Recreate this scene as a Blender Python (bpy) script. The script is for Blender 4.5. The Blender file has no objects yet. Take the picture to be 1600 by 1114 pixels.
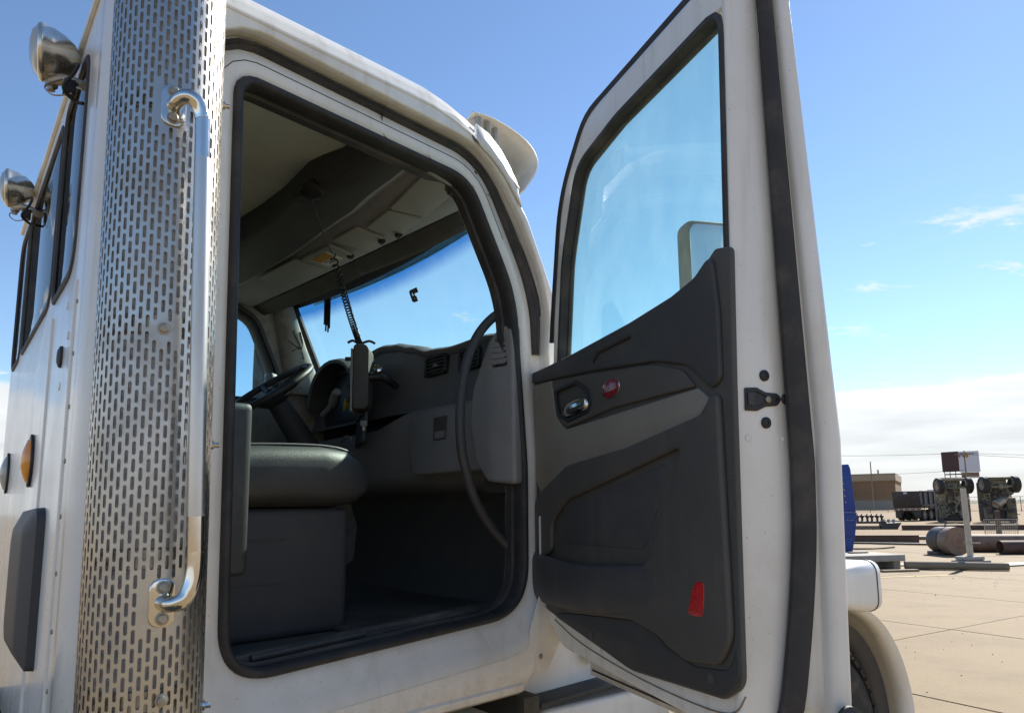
import bpy, bmesh, math, random
from mathutils import Vector, Matrix
R = math.radians
random.seed(7)
scn = bpy.context.scene
col = scn.collection

# ------------------------------------------------------------------ camera
cam_d = bpy.data.cameras.new('camera')
cam_d.sensor_width = 36.0
cam_d.lens = 1110.0 / 1600.0 * 36.0
cam_d.shift_y = 78.0 / 1600.0
cam_d.clip_start = 0.05
cam_d.clip_end = 5000.0
cam = bpy.data.objects.new('camera', cam_d)
col.objects.link(cam)
pt, rl = R(8.08), R(0.64)
fw = Vector((0, math.cos(pt), math.sin(pt)))
r0 = Vector((1, 0, 0)); u0 = Vector((0, -math.sin(pt), math.cos(pt)))
rv = r0 * math.cos(rl) - u0 * math.sin(rl)
uv = u0 * math.cos(rl) + r0 * math.sin(rl)
cam.matrix_world = Matrix(((rv.x, uv.x, -fw.x, 0), (rv.y, uv.y, -fw.y, 0), (rv.z, uv.z, -fw.z, 1.65), (0, 0, 0, 1)))
scn.camera = cam

# ------------------------------------------------------------------ sky, sun, exposure
SUN_AZ, SUN_EL = 41.0, 38.0          # azimuth clockwise from +Y
SKY_K, SUN_K = 0.10, 3.9
world = bpy.data.worlds.new('World')
scn.world = world
world.use_nodes = True
wn, wl = world.node_tree.nodes, world.node_tree.links
wn.clear()
def W(t, **kw):
    n = wn.new(t)
    for k, v in kw.items():
        setattr(n, k, v)
    return n
sky = W('ShaderNodeTexSky', sky_type='NISHITA', sun_disc=False, sun_elevation=R(SUN_EL), sun_rotation=R(SUN_AZ),
        altitude=600.0, air_density=1.0, dust_density=0.05, ozone_density=2.6)
tc = W('ShaderNodeTexCoord')
sep = W('ShaderNodeSeparateXYZ'); wl.new(tc.outputs['Generated'], sep.inputs[0])
def wmath(op, a, b=None, clamp=False):
    n = W('ShaderNodeMath', operation=op, use_clamp=clamp)
    for i, v in enumerate((a, b)):
        if v is None: continue
        if isinstance(v, (int, float)): n.inputs[i].default_value = v
        else: wl.new(v, n.inputs[i])
    return n.outputs[0]
def wramp(v, a, b):
    n = W('ShaderNodeMapRange', interpolation_type='SMOOTHSTEP')
    wl.new(v, n.inputs['Value']); n.inputs['From Min'].default_value = a; n.inputs['From Max'].default_value = b
    return n.outputs['Result']
zz = sep.outputs['Z']
zc = wmath('ADD', wmath('MAXIMUM', zz, 0.0), 0.06)
comb = W('ShaderNodeCombineXYZ')
wl.new(wmath('DIVIDE', sep.outputs['X'], zc), comb.inputs[0]); wl.new(wmath('DIVIDE', sep.outputs['Y'], zc), comb.inputs[1])
n1 = W('ShaderNodeTexNoise'); n1.inputs['Scale'].default_value = 2.3; n1.inputs['Detail'].default_value = 9; n1.inputs['Roughness'].default_value = 0.6
n1.inputs['Distortion'].default_value = 0.5
wl.new(comb.outputs[0], n1.inputs['Vector'])
n2 = W('ShaderNodeTexNoise'); n2.inputs['Scale'].default_value = 0.22; n2.inputs['Detail'].default_value = 3
mp2 = W('ShaderNodeMapping'); mp2.inputs['Location'].default_value = (13.7, 4.1, 0)
wl.new(comb.outputs[0], mp2.inputs[0]); wl.new(mp2.outputs[0], n2.inputs['Vector'])
# wisps: small streaks between 8 and 28 degrees
wsum = wmath('ADD', wmath('MULTIPLY', n1.outputs['Fac'], 0.72), wmath('MULTIPLY', n2.outputs['Fac'], 0.42))
wisp = wramp(wsum, 0.64, 0.72)
band = wmath('MULTIPLY', wramp(zz, 0.10, 0.16), wmath('SUBTRACT', 1.0, wramp(zz, 0.30, 0.40)))
wisp = wmath('MULTIPLY', wisp, band)
# bank of cloud along the horizon, top edge near 9 degrees, uneven
n3 = W('ShaderNodeTexNoise'); n3.inputs['Scale'].default_value = 5.0; n3.inputs['Detail'].default_value = 7; n3.inputs['Roughness'].default_value = 0.55
mp3 = W('ShaderNodeMapping'); mp3.inputs['Scale'].default_value = (1.0, 1.0, 5.0)
wl.new(tc.outputs['Generated'], mp3.inputs[0]); wl.new(mp3.outputs[0], n3.inputs['Vector'])
edge = wmath('ADD', zz, wmath('MULTIPLY', wmath('SUBTRACT', n3.outputs['Fac'], 0.5), -0.07))
bank = wmath('SUBTRACT', 1.0, wramp(edge, 0.142, 0.152))
n4 = W('ShaderNodeTexNoise'); n4.inputs['Scale'].default_value = 7.0; n4.inputs['Detail'].default_value = 8
mp4 = W('ShaderNodeMapping'); mp4.inputs['Scale'].default_value = (1.0, 1.0, 7.0); mp4.inputs['Location'].default_value = (3, 1, 2)
wl.new(tc.outputs['Generated'], mp4.inputs[0]); wl.new(mp4.outputs[0], n4.inputs['Vector'])
tone = W('ShaderNodeMapRange'); wl.new(n4.outputs['Fac'], tone.inputs['Value'])
tone.inputs['From Min'].default_value = 0.3; tone.inputs['From Max'].default_value = 0.75
tone.inputs['To Min'].default_value = 0.86; tone.inputs['To Max'].default_value = 1.15
lowgrey = wmath('MULTIPLY', wmath('SUBTRACT', 1.0, wmath('MULTIPLY', wmath('SUBTRACT', 1.0, wramp(zz, 0.02, 0.15)), 0.15)), tone.outputs['Result'])
ccol = W('ShaderNodeMixRGB', blend_type='MULTIPLY'); ccol.inputs[0].default_value = 1.0
ccol.inputs[1].default_value = (4.65, 4.7, 4.75, 1)
ctone = W('ShaderNodeCombineXYZ')
for i in range(3): wl.new(lowgrey, ctone.inputs[i])
wl.new(ctone.outputs[0], ccol.inputs[2])
hsv = W('ShaderNodeHueSaturation'); hsv.inputs['Saturation'].default_value = 1.03; hsv.inputs['Value'].default_value = 0.84; wl.new(sky.outputs[0], hsv.inputs['Color'])
cov = wmath('MAXIMUM', wmath('MULTIPLY', wisp, 0.8), wmath('MULTIPLY', bank, 0.93))
mixs = W('ShaderNodeMixRGB'); wl.new(cov, mixs.inputs[0]); wl.new(hsv.outputs[0], mixs.inputs[1]); wl.new(ccol.outputs[0], mixs.inputs[2])
bg = W('ShaderNodeBackground'); bg.inputs['Strength'].default_value = SKY_K
wo = W('ShaderNodeOutputWorld')
wl.new(mixs.outputs[0], bg.inputs['Color']); wl.new(bg.outputs[0], wo.inputs[0])

sun_d = bpy.data.lights.new('sun', 'SUN')
sun_d.energy = SUN_K; sun_d.angle = R(0.53); sun_d.color = (1.0, 0.95, 0.87)
sun = bpy.data.objects.new('sun', sun_d); col.objects.link(sun)
sdir = Vector((math.sin(R(SUN_AZ)) * math.cos(R(SUN_EL)), math.cos(R(SUN_AZ)) * math.cos(R(SUN_EL)), math.sin(R(SUN_EL))))
sun.rotation_euler = sdir.to_track_quat('Z', 'Y').to_euler()
sun.location = (30, 40, 40)
scn.view_settings.view_transform = 'Standard'
scn.view_settings.look = 'None'
scn.view_settings.exposure = 1.13
scn.view_settings.gamma = 1.0
scn.view_settings.use_curve_mapping = False
try:
    scn.cycles.max_bounces = 10; scn.cycles.transparent_max_bounces = 24; scn.cycles.diffuse_bounces = 5
    scn.cycles.sample_clamp_indirect = 6.0
    scn.cycles.use_denoising = True
except Exception:
    pass

# ------------------------------------------------------------------ materials
def mat(name, base, rough=0.5, metal=0.0, col2=None, nscale=8.0, namt=0.5, bump=0.0, bscale=60.0, coat=0.0, spec=0.5,
        stretch=None, rvar=0.0, dirt=None, streak=None, specks=None):
    """procedural principled material; dirt=(colour, z_low, z_high, amount): settled dirt with noise, in object metres"""
    m = bpy.data.materials.new(name); m.use_nodes = True
    nt = m.node_tree; N, L = nt.nodes, nt.links
    b = N['Principled BSDF']
    b.inputs['Base Color'].default_value = (*base, 1); b.inputs['Roughness'].default_value = rough
    b.inputs['Metallic'].default_value = metal; b.inputs['Coat Weight'].default_value = coat
    b.inputs['Coat Roughness'].default_value = 0.12
    b.inputs['Specular IOR Level'].default_value = spec
    t = N.new('ShaderNodeTexCoord'); vec = t.outputs['Object']
    if stretch:
        mpn = N.new('ShaderNodeMapping'); mpn.inputs['Scale'].default_value = stretch
        L.new(vec, mpn.inputs[0]); vec = mpn.outputs[0]
    last = None
    if col2 is not None:
        n = N.new('ShaderNodeTexNoise'); n.inputs['Scale'].default_value = nscale; n.inputs['Detail'].default_value = 8
        n.inputs['Roughness'].default_value = 0.62
        L.new(vec, n.inputs['Vector'])
        mr = N.new('ShaderNodeMapRange'); mr.interpolation_type = 'SMOOTHSTEP'
        mr.inputs['From Min'].default_value = 0.42; mr.inputs['From Max'].default_value = 0.72; mr.inputs['To Max'].default_value = namt
        L.new(n.outputs['Fac'], mr.inputs['Value'])
        mx = N.new('ShaderNodeMixRGB'); mx.inputs[1].default_value = (*base, 1); mx.inputs[2].default_value = (*col2, 1)
        L.new(mr.outputs['Result'], mx.inputs[0]); last = mx.outputs[0]
        if rvar:
            rr = N.new('ShaderNodeMapRange'); rr.inputs['From Min'].default_value = 0.3; rr.inputs['From Max'].default_value = 0.7
            rr.inputs['To Min'].default_value = max(0.02, rough - rvar); rr.inputs['To Max'].default_value = min(1, rough + rvar)
            L.new(n.outputs['Fac'], rr.inputs['Value']); L.new(rr.outputs['Result'], b.inputs['Roughness'])
    if dirt:
        dc, z0, z1, amt = dirt
        sp = N.new('ShaderNodeSeparateXYZ'); L.new(t.outputs['Object'], sp.inputs[0])
        g = N.new('ShaderNodeMapRange'); g.inputs['From Min'].default_value = z0; g.inputs['From Max'].default_value = z1
        g.inputs['To Min'].default_value = 1.0; g.inputs['To Max'].default_value = 0.0
        L.new(sp.outputs['Z'], g.inputs['Value'])
        dn = N.new('ShaderNodeTexNoise'); dn.inputs['Scale'].default_value = 22; dn.inputs['Detail'].default_value = 9; dn.inputs['Roughness'].default_value = 0.7
        L.new(t.outputs['Object'], dn.inputs['Vector'])
        ad = N.new('ShaderNodeMath'); ad.operation = 'MULTIPLY_ADD'; ad.inputs[1].default_value = 1.7; ad.inputs[2].default_value = -1.15
        L.new(dn.outputs['Fac'], ad.inputs[0])
        a2 = N.new('ShaderNodeMath'); a2.operation = 'ADD'; a2.use_clamp = True
        L.new(ad.outputs[0], a2.inputs[0]); L.new(g.outputs['Result'], a2.inputs[1])
        a3 = N.new('ShaderNodeMath'); a3.operation = 'MULTIPLY'; a3.inputs[1].default_value = amt; L.new(a2.outputs[0], a3.inputs[0])
        md = N.new('ShaderNodeMixRGB'); L.new(a3.outputs[0], md.inputs[0])
        if last is not None: L.new(last, md.inputs[1])
        else: md.inputs[1].default_value = (*base, 1)
        md.inputs[2].default_value = (*dc, 1); last = md.outputs[0]
    def layer(vscale, scale, lo, hi, amt, colr, detail=6):
        nonlocal last
        mm_ = N.new('ShaderNodeMapping'); mm_.inputs['Scale'].default_value = vscale; L.new(t.outputs['Object'], mm_.inputs[0])
        nn_ = N.new('ShaderNodeTexNoise'); nn_.inputs['Scale'].default_value = scale; nn_.inputs['Detail'].default_value = detail; L.new(mm_.outputs[0], nn_.inputs['Vector'])
        rr_ = N.new('ShaderNodeMapRange'); rr_.interpolation_type = 'SMOOTHSTEP'
        for k_, v_ in (('From Min', lo), ('From Max', hi), ('To Max', amt)): rr_.inputs[k_].default_value = v_
        L.new(nn_.outputs['Fac'], rr_.inputs['Value'])
        x_ = N.new('ShaderNodeMixRGB'); L.new(rr_.outputs['Result'], x_.inputs[0])
        if last is not None: L.new(last, x_.inputs[1])
        else: x_.inputs[1].default_value = (*base, 1)
        x_.inputs[2].default_value = (*colr, 1); last = x_.outputs[0]
    if streak: layer((9, 9, 0.5), 2.2, 0.50, 0.74, streak[1], streak[0])
    if specks: layer((1, 1, 1), specks[2], 0.69, 0.74, specks[1], specks[0], 3)
    if last is not None: L.new(last, b.inputs['Base Color'])
    if bump:
        bn = N.new('ShaderNodeTexNoise'); bn.inputs['Scale'].default_value = bscale; bn.inputs['Detail'].default_value = 4
        L.new(vec, bn.inputs['Vector'])
        bp = N.new('ShaderNodeBump'); bp.inputs['Strength'].default_value = bump; bp.inputs['Distance'].default_value = 0.01
        L.new(bn.outputs['Fac'], bp.inputs['Height']); L.new(bp.outputs[0], b.inputs['Normal'])
    return m

def glass(name, tint, dust=0.04, dustcol=(0.8, 0.8, 0.76), band=None, refl=0.035):
    m = bpy.data.materials.new(name); m.use_nodes = True
    nt = m.node_tree; N, L = nt.nodes, nt.links
    N.remove(N['Principled BSDF']); out = N['Material Output']
    tr = N.new('ShaderNodeBsdfTransparent'); tr.inputs[0].default_value = (*tint, 1)
    gl = N.new('ShaderNodeBsdfGlossy'); gl.inputs['Roughness'].default_value = 0.02
    lw = N.new('ShaderNodeLayerWeight'); lw.inputs[0].default_value = 0.5          # Schlick, the same from both sides of the pane
    pw = N.new('ShaderNodeMath'); pw.operation = 'POWER'; pw.inputs[1].default_value = 5.0; L.new(lw.outputs['Facing'], pw.inputs[0])
    fr = N.new('ShaderNodeMath'); fr.operation = 'MULTIPLY_ADD'; fr.inputs[1].default_value = 0.9; fr.inputs[2].default_value = refl; L.new(pw.outputs[0], fr.inputs[0])
    m1 = N.new('ShaderNodeMixShader'); L.new(fr.outputs[0], m1.inputs[0]); L.new(tr.outputs[0], m1.inputs[1]); L.new(gl.outputs[0], m1.inputs[2])
    tl = N.new('ShaderNodeBsdfTranslucent'); tl.inputs[0].default_value = (*dustcol, 1)
    t = N.new('ShaderNodeTexCoord')
    mp = N.new('ShaderNodeMapping'); mp.inputs['Scale'].default_value = (1, 1, 0.35); L.new(t.outputs['Object'], mp.inputs[0])
    n = N.new('ShaderNodeTexNoise'); n.inputs['Scale'].default_value = 9; n.inputs['Detail'].default_value = 10; n.inputs['Roughness'].default_value = 0.75
    L.new(mp.outputs[0], n.inputs['Vector'])
    mr = N.new('ShaderNodeMapRange'); mr.inputs['From Min'].default_value = 0.35; mr.inputs['From Max'].default_value = 0.75
    mr.inputs['To Min'].default_value = dust * 0.35; mr.inputs['To Max'].default_value = dust * 1.6
    L.new(n.outputs['Fac'], mr.inputs['Value'])
    m2 = N.new('ShaderNodeMixShader'); L.new(mr.outputs['Result'], m2.inputs[0]); L.new(m1.outputs[0], m2.inputs[1]); L.new(tl.outputs[0], m2.inputs[2])
    L.new(m2.outputs[0], out.inputs['Surface'])
    if band:                                  # factory shade band along the top of the glass
        sp = N.new('ShaderNodeSeparateXYZ'); L.new(t.outputs['Object'], sp.inputs[0])
        r = N.new('ShaderNodeMapRange'); r.interpolation_type = 'SMOOTHSTEP'
        r.inputs['From Min'].default_value = band[0]; r.inputs['From Max'].default_value = band[1]; L.new(sp.outputs['Z'], r.inputs['Value'])
        mx = N.new('ShaderNodeMixRGB'); mx.inputs[1].default_value = (*tint, 1); mx.inputs[2].default_value = (*band[2], 1)
        L.new(r.outputs['Result'], mx.inputs[0]); L.new(mx.outputs[0], tr.inputs[0])
    return m

M = {}
M['white'] = mat('white_paint', (0.82, 0.80, 0.74), 0.30, streak=((0.55, 0.50, 0.40), 0.45), specks=((0.3, 0.25, 0.18), 0.4, 105), col2=(0.66, 0.63, 0.55), nscale=3.0, namt=0.45, coat=0.35, rvar=0.1, bump=0.03, bscale=90,
                 dirt=((0.33, 0.27, 0.19), 1.02, 1.16, 0.75))
M['white_front'] = mat('white_front_paint', (0.82, 0.81, 0.77), 0.32, streak=((0.6, 0.56, 0.48), 0.3), specks=((0.3, 0.25, 0.18), 0.35, 105), col2=(0.68, 0.66, 0.60), nscale=3.0, namt=0.4, coat=0.35, rvar=0.1)
M['white_jamb'] = mat('white_jamb_paint', (0.80, 0.78, 0.72), 0.36, streak=((0.5, 0.45, 0.36), 0.3), specks=((0.25, 0.2, 0.15), 0.45, 120), col2=(0.58, 0.53, 0.43), nscale=5.0, namt=0.42, coat=0.25, rvar=0.1, bump=0.05, bscale=120,
                      dirt=((0.30, 0.25, 0.18), 1.0, 1.10, 0.8))
M['white_door'] = mat('white_door_paint', (0.84, 0.82, 0.76), 0.34, streak=((0.58, 0.53, 0.41), 0.5), specks=((0.3, 0.25, 0.18), 0.4, 95), col2=(0.64, 0.60, 0.50), nscale=4.0, namt=0.4, coat=0.3, rvar=0.12, bump=0.04, bscale=120,
                      dirt=((0.32, 0.26, 0.18), 1.02, 1.20, 0.6))
M['rubber'] = mat('black_rubber', (0.022, 0.022, 0.024), 0.62, col2=(0.06, 0.055, 0.05), nscale=14, namt=0.6, bump=0.08, bscale=200)
M['rubber_dusty'] = mat('dusty_rubber', (0.035, 0.034, 0.034), 0.7, col2=(0.13, 0.11, 0.09), nscale=9, namt=0.5, bump=0.1, bscale=160)
M['plastic'] = mat('charcoal_plastic', (0.050, 0.050, 0.053), 0.55, col2=(0.075, 0.071, 0.063), nscale=6, namt=0.6, bump=0.15, bscale=700)
M['plastic_trim'] = mat('door_trim_plastic', (0.078, 0.075, 0.069), 0.55, streak=((0.14, 0.125, 0.10), 0.3), col2=(0.11, 0.10, 0.085), nscale=7, namt=0.6, bump=0.3, bscale=420)
M['plastic_trim2'] = mat('door_pocket_plastic', (0.062, 0.063, 0.066), 0.5, streak=((0.14, 0.125, 0.10), 0.25), col2=(0.105, 0.095, 0.08), nscale=8, namt=0.6, bump=0.3, bscale=420)
M['taupe'] = mat('taupe_plastic', (0.25, 0.232, 0.196), 0.55, col2=(0.205, 0.186, 0.154), nscale=5, namt=0.6, bump=0.28, bscale=420)
M['taupe_dark'] = mat('dark_taupe_plastic', (0.092, 0.086, 0.077), 0.55, col2=(0.07, 0.064, 0.057), nscale=5, namt=0.6, bump=0.28, bscale=420)
M['grey_plastic'] = mat('grey_dash_plastic', (0.25, 0.25, 0.25), 0.55, col2=(0.205, 0.202, 0.192), nscale=6, namt=0.6, bump=0.12, bscale=600)
M['grey_lid'] = mat('grey_console_plastic', (0.30, 0.305, 0.28), 0.55, col2=(0.24, 0.24, 0.22), nscale=4, namt=0.5, bump=0.1, bscale=600)
M['lamp_shell'] = mat('dull_chrome_shell', (0.74, 0.70, 0.61), 0.27, metal=0.95, col2=(0.55, 0.50, 0.41), nscale=22, namt=0.5, rvar=0.1)
M['dash'] = mat('dash_plastic', (0.13, 0.131, 0.14), 0.55, col2=(0.16, 0.156, 0.148), nscale=6, namt=0.6, bump=0.12, bscale=600)
M['black'] = mat('black_plastic', (0.012, 0.012, 0.013), 0.45, col2=(0.03, 0.029, 0.027), nscale=9, namt=0.5)
M['headliner'] = mat('headliner_fabric', (0.60, 0.63, 0.58), 0.9, col2=(0.50, 0.53, 0.48), nscale=3, namt=0.6, bump=0.25, bscale=500)
M['pillar'] = mat('pillar_plastic', (0.30, 0.29, 0.26), 0.55, col2=(0.12, 0.11, 0.095), nscale=16, namt=0.6)
M['vinyl'] = mat('seat_vinyl', (0.045, 0.047, 0.047), 0.48, col2=(0.085, 0.082, 0.075), nscale=7, namt=0.6, bump=0.2, bscale=350)
M['floor'] = mat('floor_mat', (0.075, 0.076, 0.075), 0.7, col2=(0.10, 0.09, 0.075), nscale=10, namt=0.7, bump=0.4, bscale=120)
M['sill'] = mat('scuffed_sill', (0.035, 0.034, 0.033), 0.5, col2=(0.17, 0.155, 0.135), nscale=8, namt=0.8, bump=0.3, bscale=90, stretch=(0.6, 4, 4))
M['steel'] = mat('stainless_shield', (0.50, 0.48, 0.44), 0.36, metal=1.0, col2=(0.39, 0.36, 0.31), nscale=9, namt=0.7, rvar=0.09)
M['pipe'] = mat('exhaust_pipe', (0.52, 0.50, 0.48), 0.5, metal=0.1, col2=(0.30, 0.27, 0.245), nscale=6, namt=0.7, rvar=0.12)
M['chrome'] = mat('chrome', (0.72, 0.70, 0.66), 0.12, metal=1.0, col2=(0.5, 0.46, 0.4), nscale=12, namt=0.5, rvar=0.09)
M['alu'] = mat('brushed_aluminium', (0.62, 0.60, 0.56), 0.38, metal=0.9, col2=(0.45, 0.43, 0.38), nscale=14, namt=0.5, stretch=(1, 1, 0.15), rvar=0.1)
M['dull_metal'] = mat('weathered_metal', (0.42, 0.38, 0.31), 0.48, metal=0.7, col2=(0.24, 0.20, 0.15), nscale=20, namt=0.6)
M['amber'] = mat('amber_lens', (0.85, 0.30, 0.02), 0.12, coat=0.5)
M['clear_lens'] = mat('clear_lens', (0.42, 0.41, 0.37), 0.12, coat=0.5)
M['red_lens'] = mat('red_reflector', (0.62, 0.012, 0.014), 0.15, coat=0.6, col2=(0.32, 0.006, 0.008), nscale=120, namt=0.8, bump=0.3, bscale=260)
M['badge_ink'] = mat('badge_lettering_metal', (0.42, 0.30, 0.30), 0.35, metal=0.6)
M['red_badge'] = mat('red_enamel', (0.24, 0.008, 0.02), 0.15, coat=0.7)
M['mirror'] = mat('mirror_glass', (0.85, 0.88, 0.90), 0.015, metal=1.0)
M['yellow'] = mat('yellow_plastic', (0.62, 0.44, 0.015), 0.4)
M['paper'] = mat('paper_label', (0.62, 0.60, 0.55), 0.7)
M['orange_ink'] = mat('orange_label', (0.42, 0.22, 0.03), 0.7)
M['tyre'] = mat('tyre_rubber', (0.026, 0.025, 0.024), 0.8, col2=(0.11, 0.095, 0.075), nscale=14, namt=0.6, bump=0.2, bscale=90)
M['chassis'] = mat('chassis_paint', (0.03, 0.032, 0.03), 0.55, col2=(0.10, 0.085, 0.065), nscale=9, namt=0.6)
M['gl_door'] = glass('door_glass', (0.80, 0.945, 0.885), 0.032, dustcol=(0.75, 0.8, 0.8))
M['gl_screen'] = glass('windscreen_glass', (0.77, 0.95, 0.86), 0.016, band=(2.70, 2.775, (0.10, 0.36, 0.60)))
M['gl_side'] = glass('side_glass', (0.72, 0.88, 0.93), 0.02)
M['gl_rear'] = glass('rear_glass', (0.35, 0.39, 0.40), 0.02, refl=0.06)

# ------------------------------------------------------------------ mesh helpers
def finish(name, me, m, parent=None, smooth=38):
    if m is not None: me.materials.append(m)
    if smooth:
        me.shade_smooth() if hasattr(me, 'shade_smooth') else [setattr(p, 'use_smooth', True) for p in me.polygons]
        me.set_sharp_from_angle(angle=R(smooth))
    o = bpy.data.objects.new(name, me); col.objects.link(o)
    if parent is not None: o.parent = parent
    return o

class MB:
    def __init__(s, xf=None):
        s.v, s.f, s.xf = [], [], xf
    def add(s, vs, fs):
        k = len(s.v)
        s.v += [Vector(v) for v in vs]; s.f += [tuple(i + k for i in f) for f in fs]
        return s
    def box(s, lo, hi, rot=None, c=None):
        x0, y0, z0 = lo; x1, y1, z1 = hi
        vs = [Vector(p) for p in ((x0,y0,z0),(x1,y0,z0),(x1,y1,z0),(x0,y1,z0),(x0,y0,z1),(x1,y0,z1),(x1,y1,z1),(x0,y1,z1))]
        if rot is not None:
            cc = Vector(c) if c else sum(vs, Vector()) / 8
            vs = [rot @ (v - cc) + cc for v in vs]
        return s.add(vs, [(0,3,2,1),(4,5,6,7),(0,1,5,4),(1,2,6,5),(2,3,7,6),(3,0,4,7)])
    def loft(s, loops, closed=True, cap0=False, cap1=False, ring=False):
        n = len(loops[0]); vs = [p for l in loops for p in l]; fs = []
        m = len(loops)
        for i in range(m if ring else m - 1):
            j = (i + 1) % m
            for k in range(n if closed else n - 1):
                k2 = (k + 1) % n
                fs.append((i*n+k, i*n+k2, j*n+k2, j*n+k))
        if cap0: fs.append(tuple(range(n - 1, -1, -1)))
        if cap1: fs.append(tuple(range((m-1)*n, m*n)))
        return s.add(vs, fs)
    def cyl(s, p0, p1, r0, r1=None, n=20, caps=True):
        r1 = r0 if r1 is None else r1
        return s.tube([p0, p1], [r0, r1], n, caps)
    def tube(s, path, r, n=12, caps=True):
        P = [Vector(p) for p in path]
        rs = r if isinstance(r, (list, tuple)) else [r] * len(P)
        loops = []; up = None
        for i, p in enumerate(P):
            d = (P[min(i+1, len(P)-1)] - P[max(i-1, 0)]).normalized()
            if up is None:
                up = Vector((0,0,1)) if abs(d.z) < 0.9 else Vector((1,0,0))
            a = d.cross(up).normalized(); b = a.cross(d).normalized(); up = b
            loops.append([p + (a*math.cos(t) + b*math.sin(t)) * rs[i] for t in [2*math.pi*k/n for k in range(n)]])
        return s.loft(loops, True, caps, caps)
    def lathe(s, prof, o, axis, n=24, caps=True):
        """prof: (distance along axis, radius)"""
        o, ax = Vector(o), Vector(axis).normalized()
        up = Vector((0,0,1)) if abs(ax.z) < 0.9 else Vector((1,0,0))
        a = ax.cross(up).normalized(); b = ax.cross(a).normalized()
        loops = [[o + ax*h + (a*math.cos(t) + b*math.sin(t))*max(r, 1e-4) for t in [2*math.pi*k/n for k in range(n)]] for h, r in prof]
        return s.loft(loops, True, caps, caps)
    def prism(s, poly, M4, w0, w1):
        a = [M4 @ Vector((p[0], p[1], w0)) for p in poly]; b = [M4 @ Vector((p[0], p[1], w1)) for p in poly]
        return s.loft([a, b], True, True, True)
    def build(s, name, m, parent=None, smooth=38, bevel=0, seg=2, subsurf=0, solid=0):
        me = bpy.data.meshes.new(name)
        vs = [s.xf @ v for v in s.v] if s.xf is not None else s.v
        me.from_pydata([tuple(v) for v in vs], [], s.f)
        bm = bmesh.new(); bm.from_mesh(me)
        bmesh.ops.recalc_face_normals(bm, faces=bm.faces)
        if bevel:
            es = [e for e in bm.edges if len(e.link_faces) == 2 and e.calc_face_angle(0) > R(30)]
            bmesh.ops.bevel(bm, geom=es, offset=bevel, segments=seg, profile=0.6, affect='EDGES', clamp_overlap=True)
        bm.to_mesh(me); bm.free()
        o = finish(name, me, m, parent, smooth)
        if solid:
            md = o.modifiers.new('solid', 'SOLIDIFY'); md.thickness = solid; md.offset = 0
        if subsurf:
            md = o.modifiers.new('sub', 'SUBSURF'); md.levels = subsurf; md.render_levels = subsurf
        return o

def fillet(poly, seg=8):
    """poly: (x, y, r) corners -> list of points with rounded corners"""
    out = []; n = len(poly)
    for i in range(n):
        p = Vector(poly[i][:2]); a = Vector(poly[i-1][:2]); b = Vector(poly[(i+1) % n][:2])
        r = poly[i][2] if len(poly[i]) > 2 else 0
        if r <= 0: out.append((p.x, p.y)); continue
        da = (a - p); db = (b - p); la, lb = da.length, db.length
        da.normalize(); db.normalize()
        ang = math.acos(max(-1, min(1, da.dot(db))))
        t = min(r / math.tan(ang / 2), la * 0.48, lb * 0.48)
        p0, p1 = p + da * t, p + db * t
        for k in range(seg + 1):
            q = k / seg
            v = p0 * (1-q)**2 + p * 2*q*(1-q) + p1 * q*q
            out.append((v.x, v.y))
    return out

def resample(pts, n):
    P = [Vector(p) for p in pts]; P.append(P[0])
    L = [0]
    for a, b in zip(P, P[1:]): L.append(L[-1] + (b - a).length)
    out = []; j = 0
    for k in range(n):
        d = L[-1] * k / n
        while L[j+1] < d: j += 1
        q = (d - L[j]) / max(1e-9, L[j+1] - L[j])
        out.append(P[j].lerp(P[j+1], q))
    return out

def offset(pts, d):
    P = [Vector(p) for p in pts]; n = len(P); out = []
    area = sum(P[i].x*P[(i+1) % n].y - P[(i+1) % n].x*P[i].y for i in range(n))
    s = 1 if area > 0 else -1
    for i in range(n):
        t = (P[(i+1) % n] - P[i-1]).normalized()
        out.append(P[i] + Vector((t.y, -t.x)) * d * s)
    return out

def spline(pts, n=8, closed=False):
    P = [Vector(p) for p in pts]; m = len(P); out = []
    rng = m if closed else m - 1
    for i in range(rng):
        if closed: a, b, c, d = P[i-1], P[i], P[(i+1) % m], P[(i+2) % m]
        else: a, b, c, d = P[max(i-1,0)], P[i], P[i+1], P[min(i+2, m-1)]
        for k in range(n):
            t = k / n
            out.append(0.5*((2*b) + (c-a)*t + (2*a-5*b+4*c-d)*t*t + (3*b-3*c+d-a)*t**3))
    if not closed: out.append(P[-1])
    return out

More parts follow.
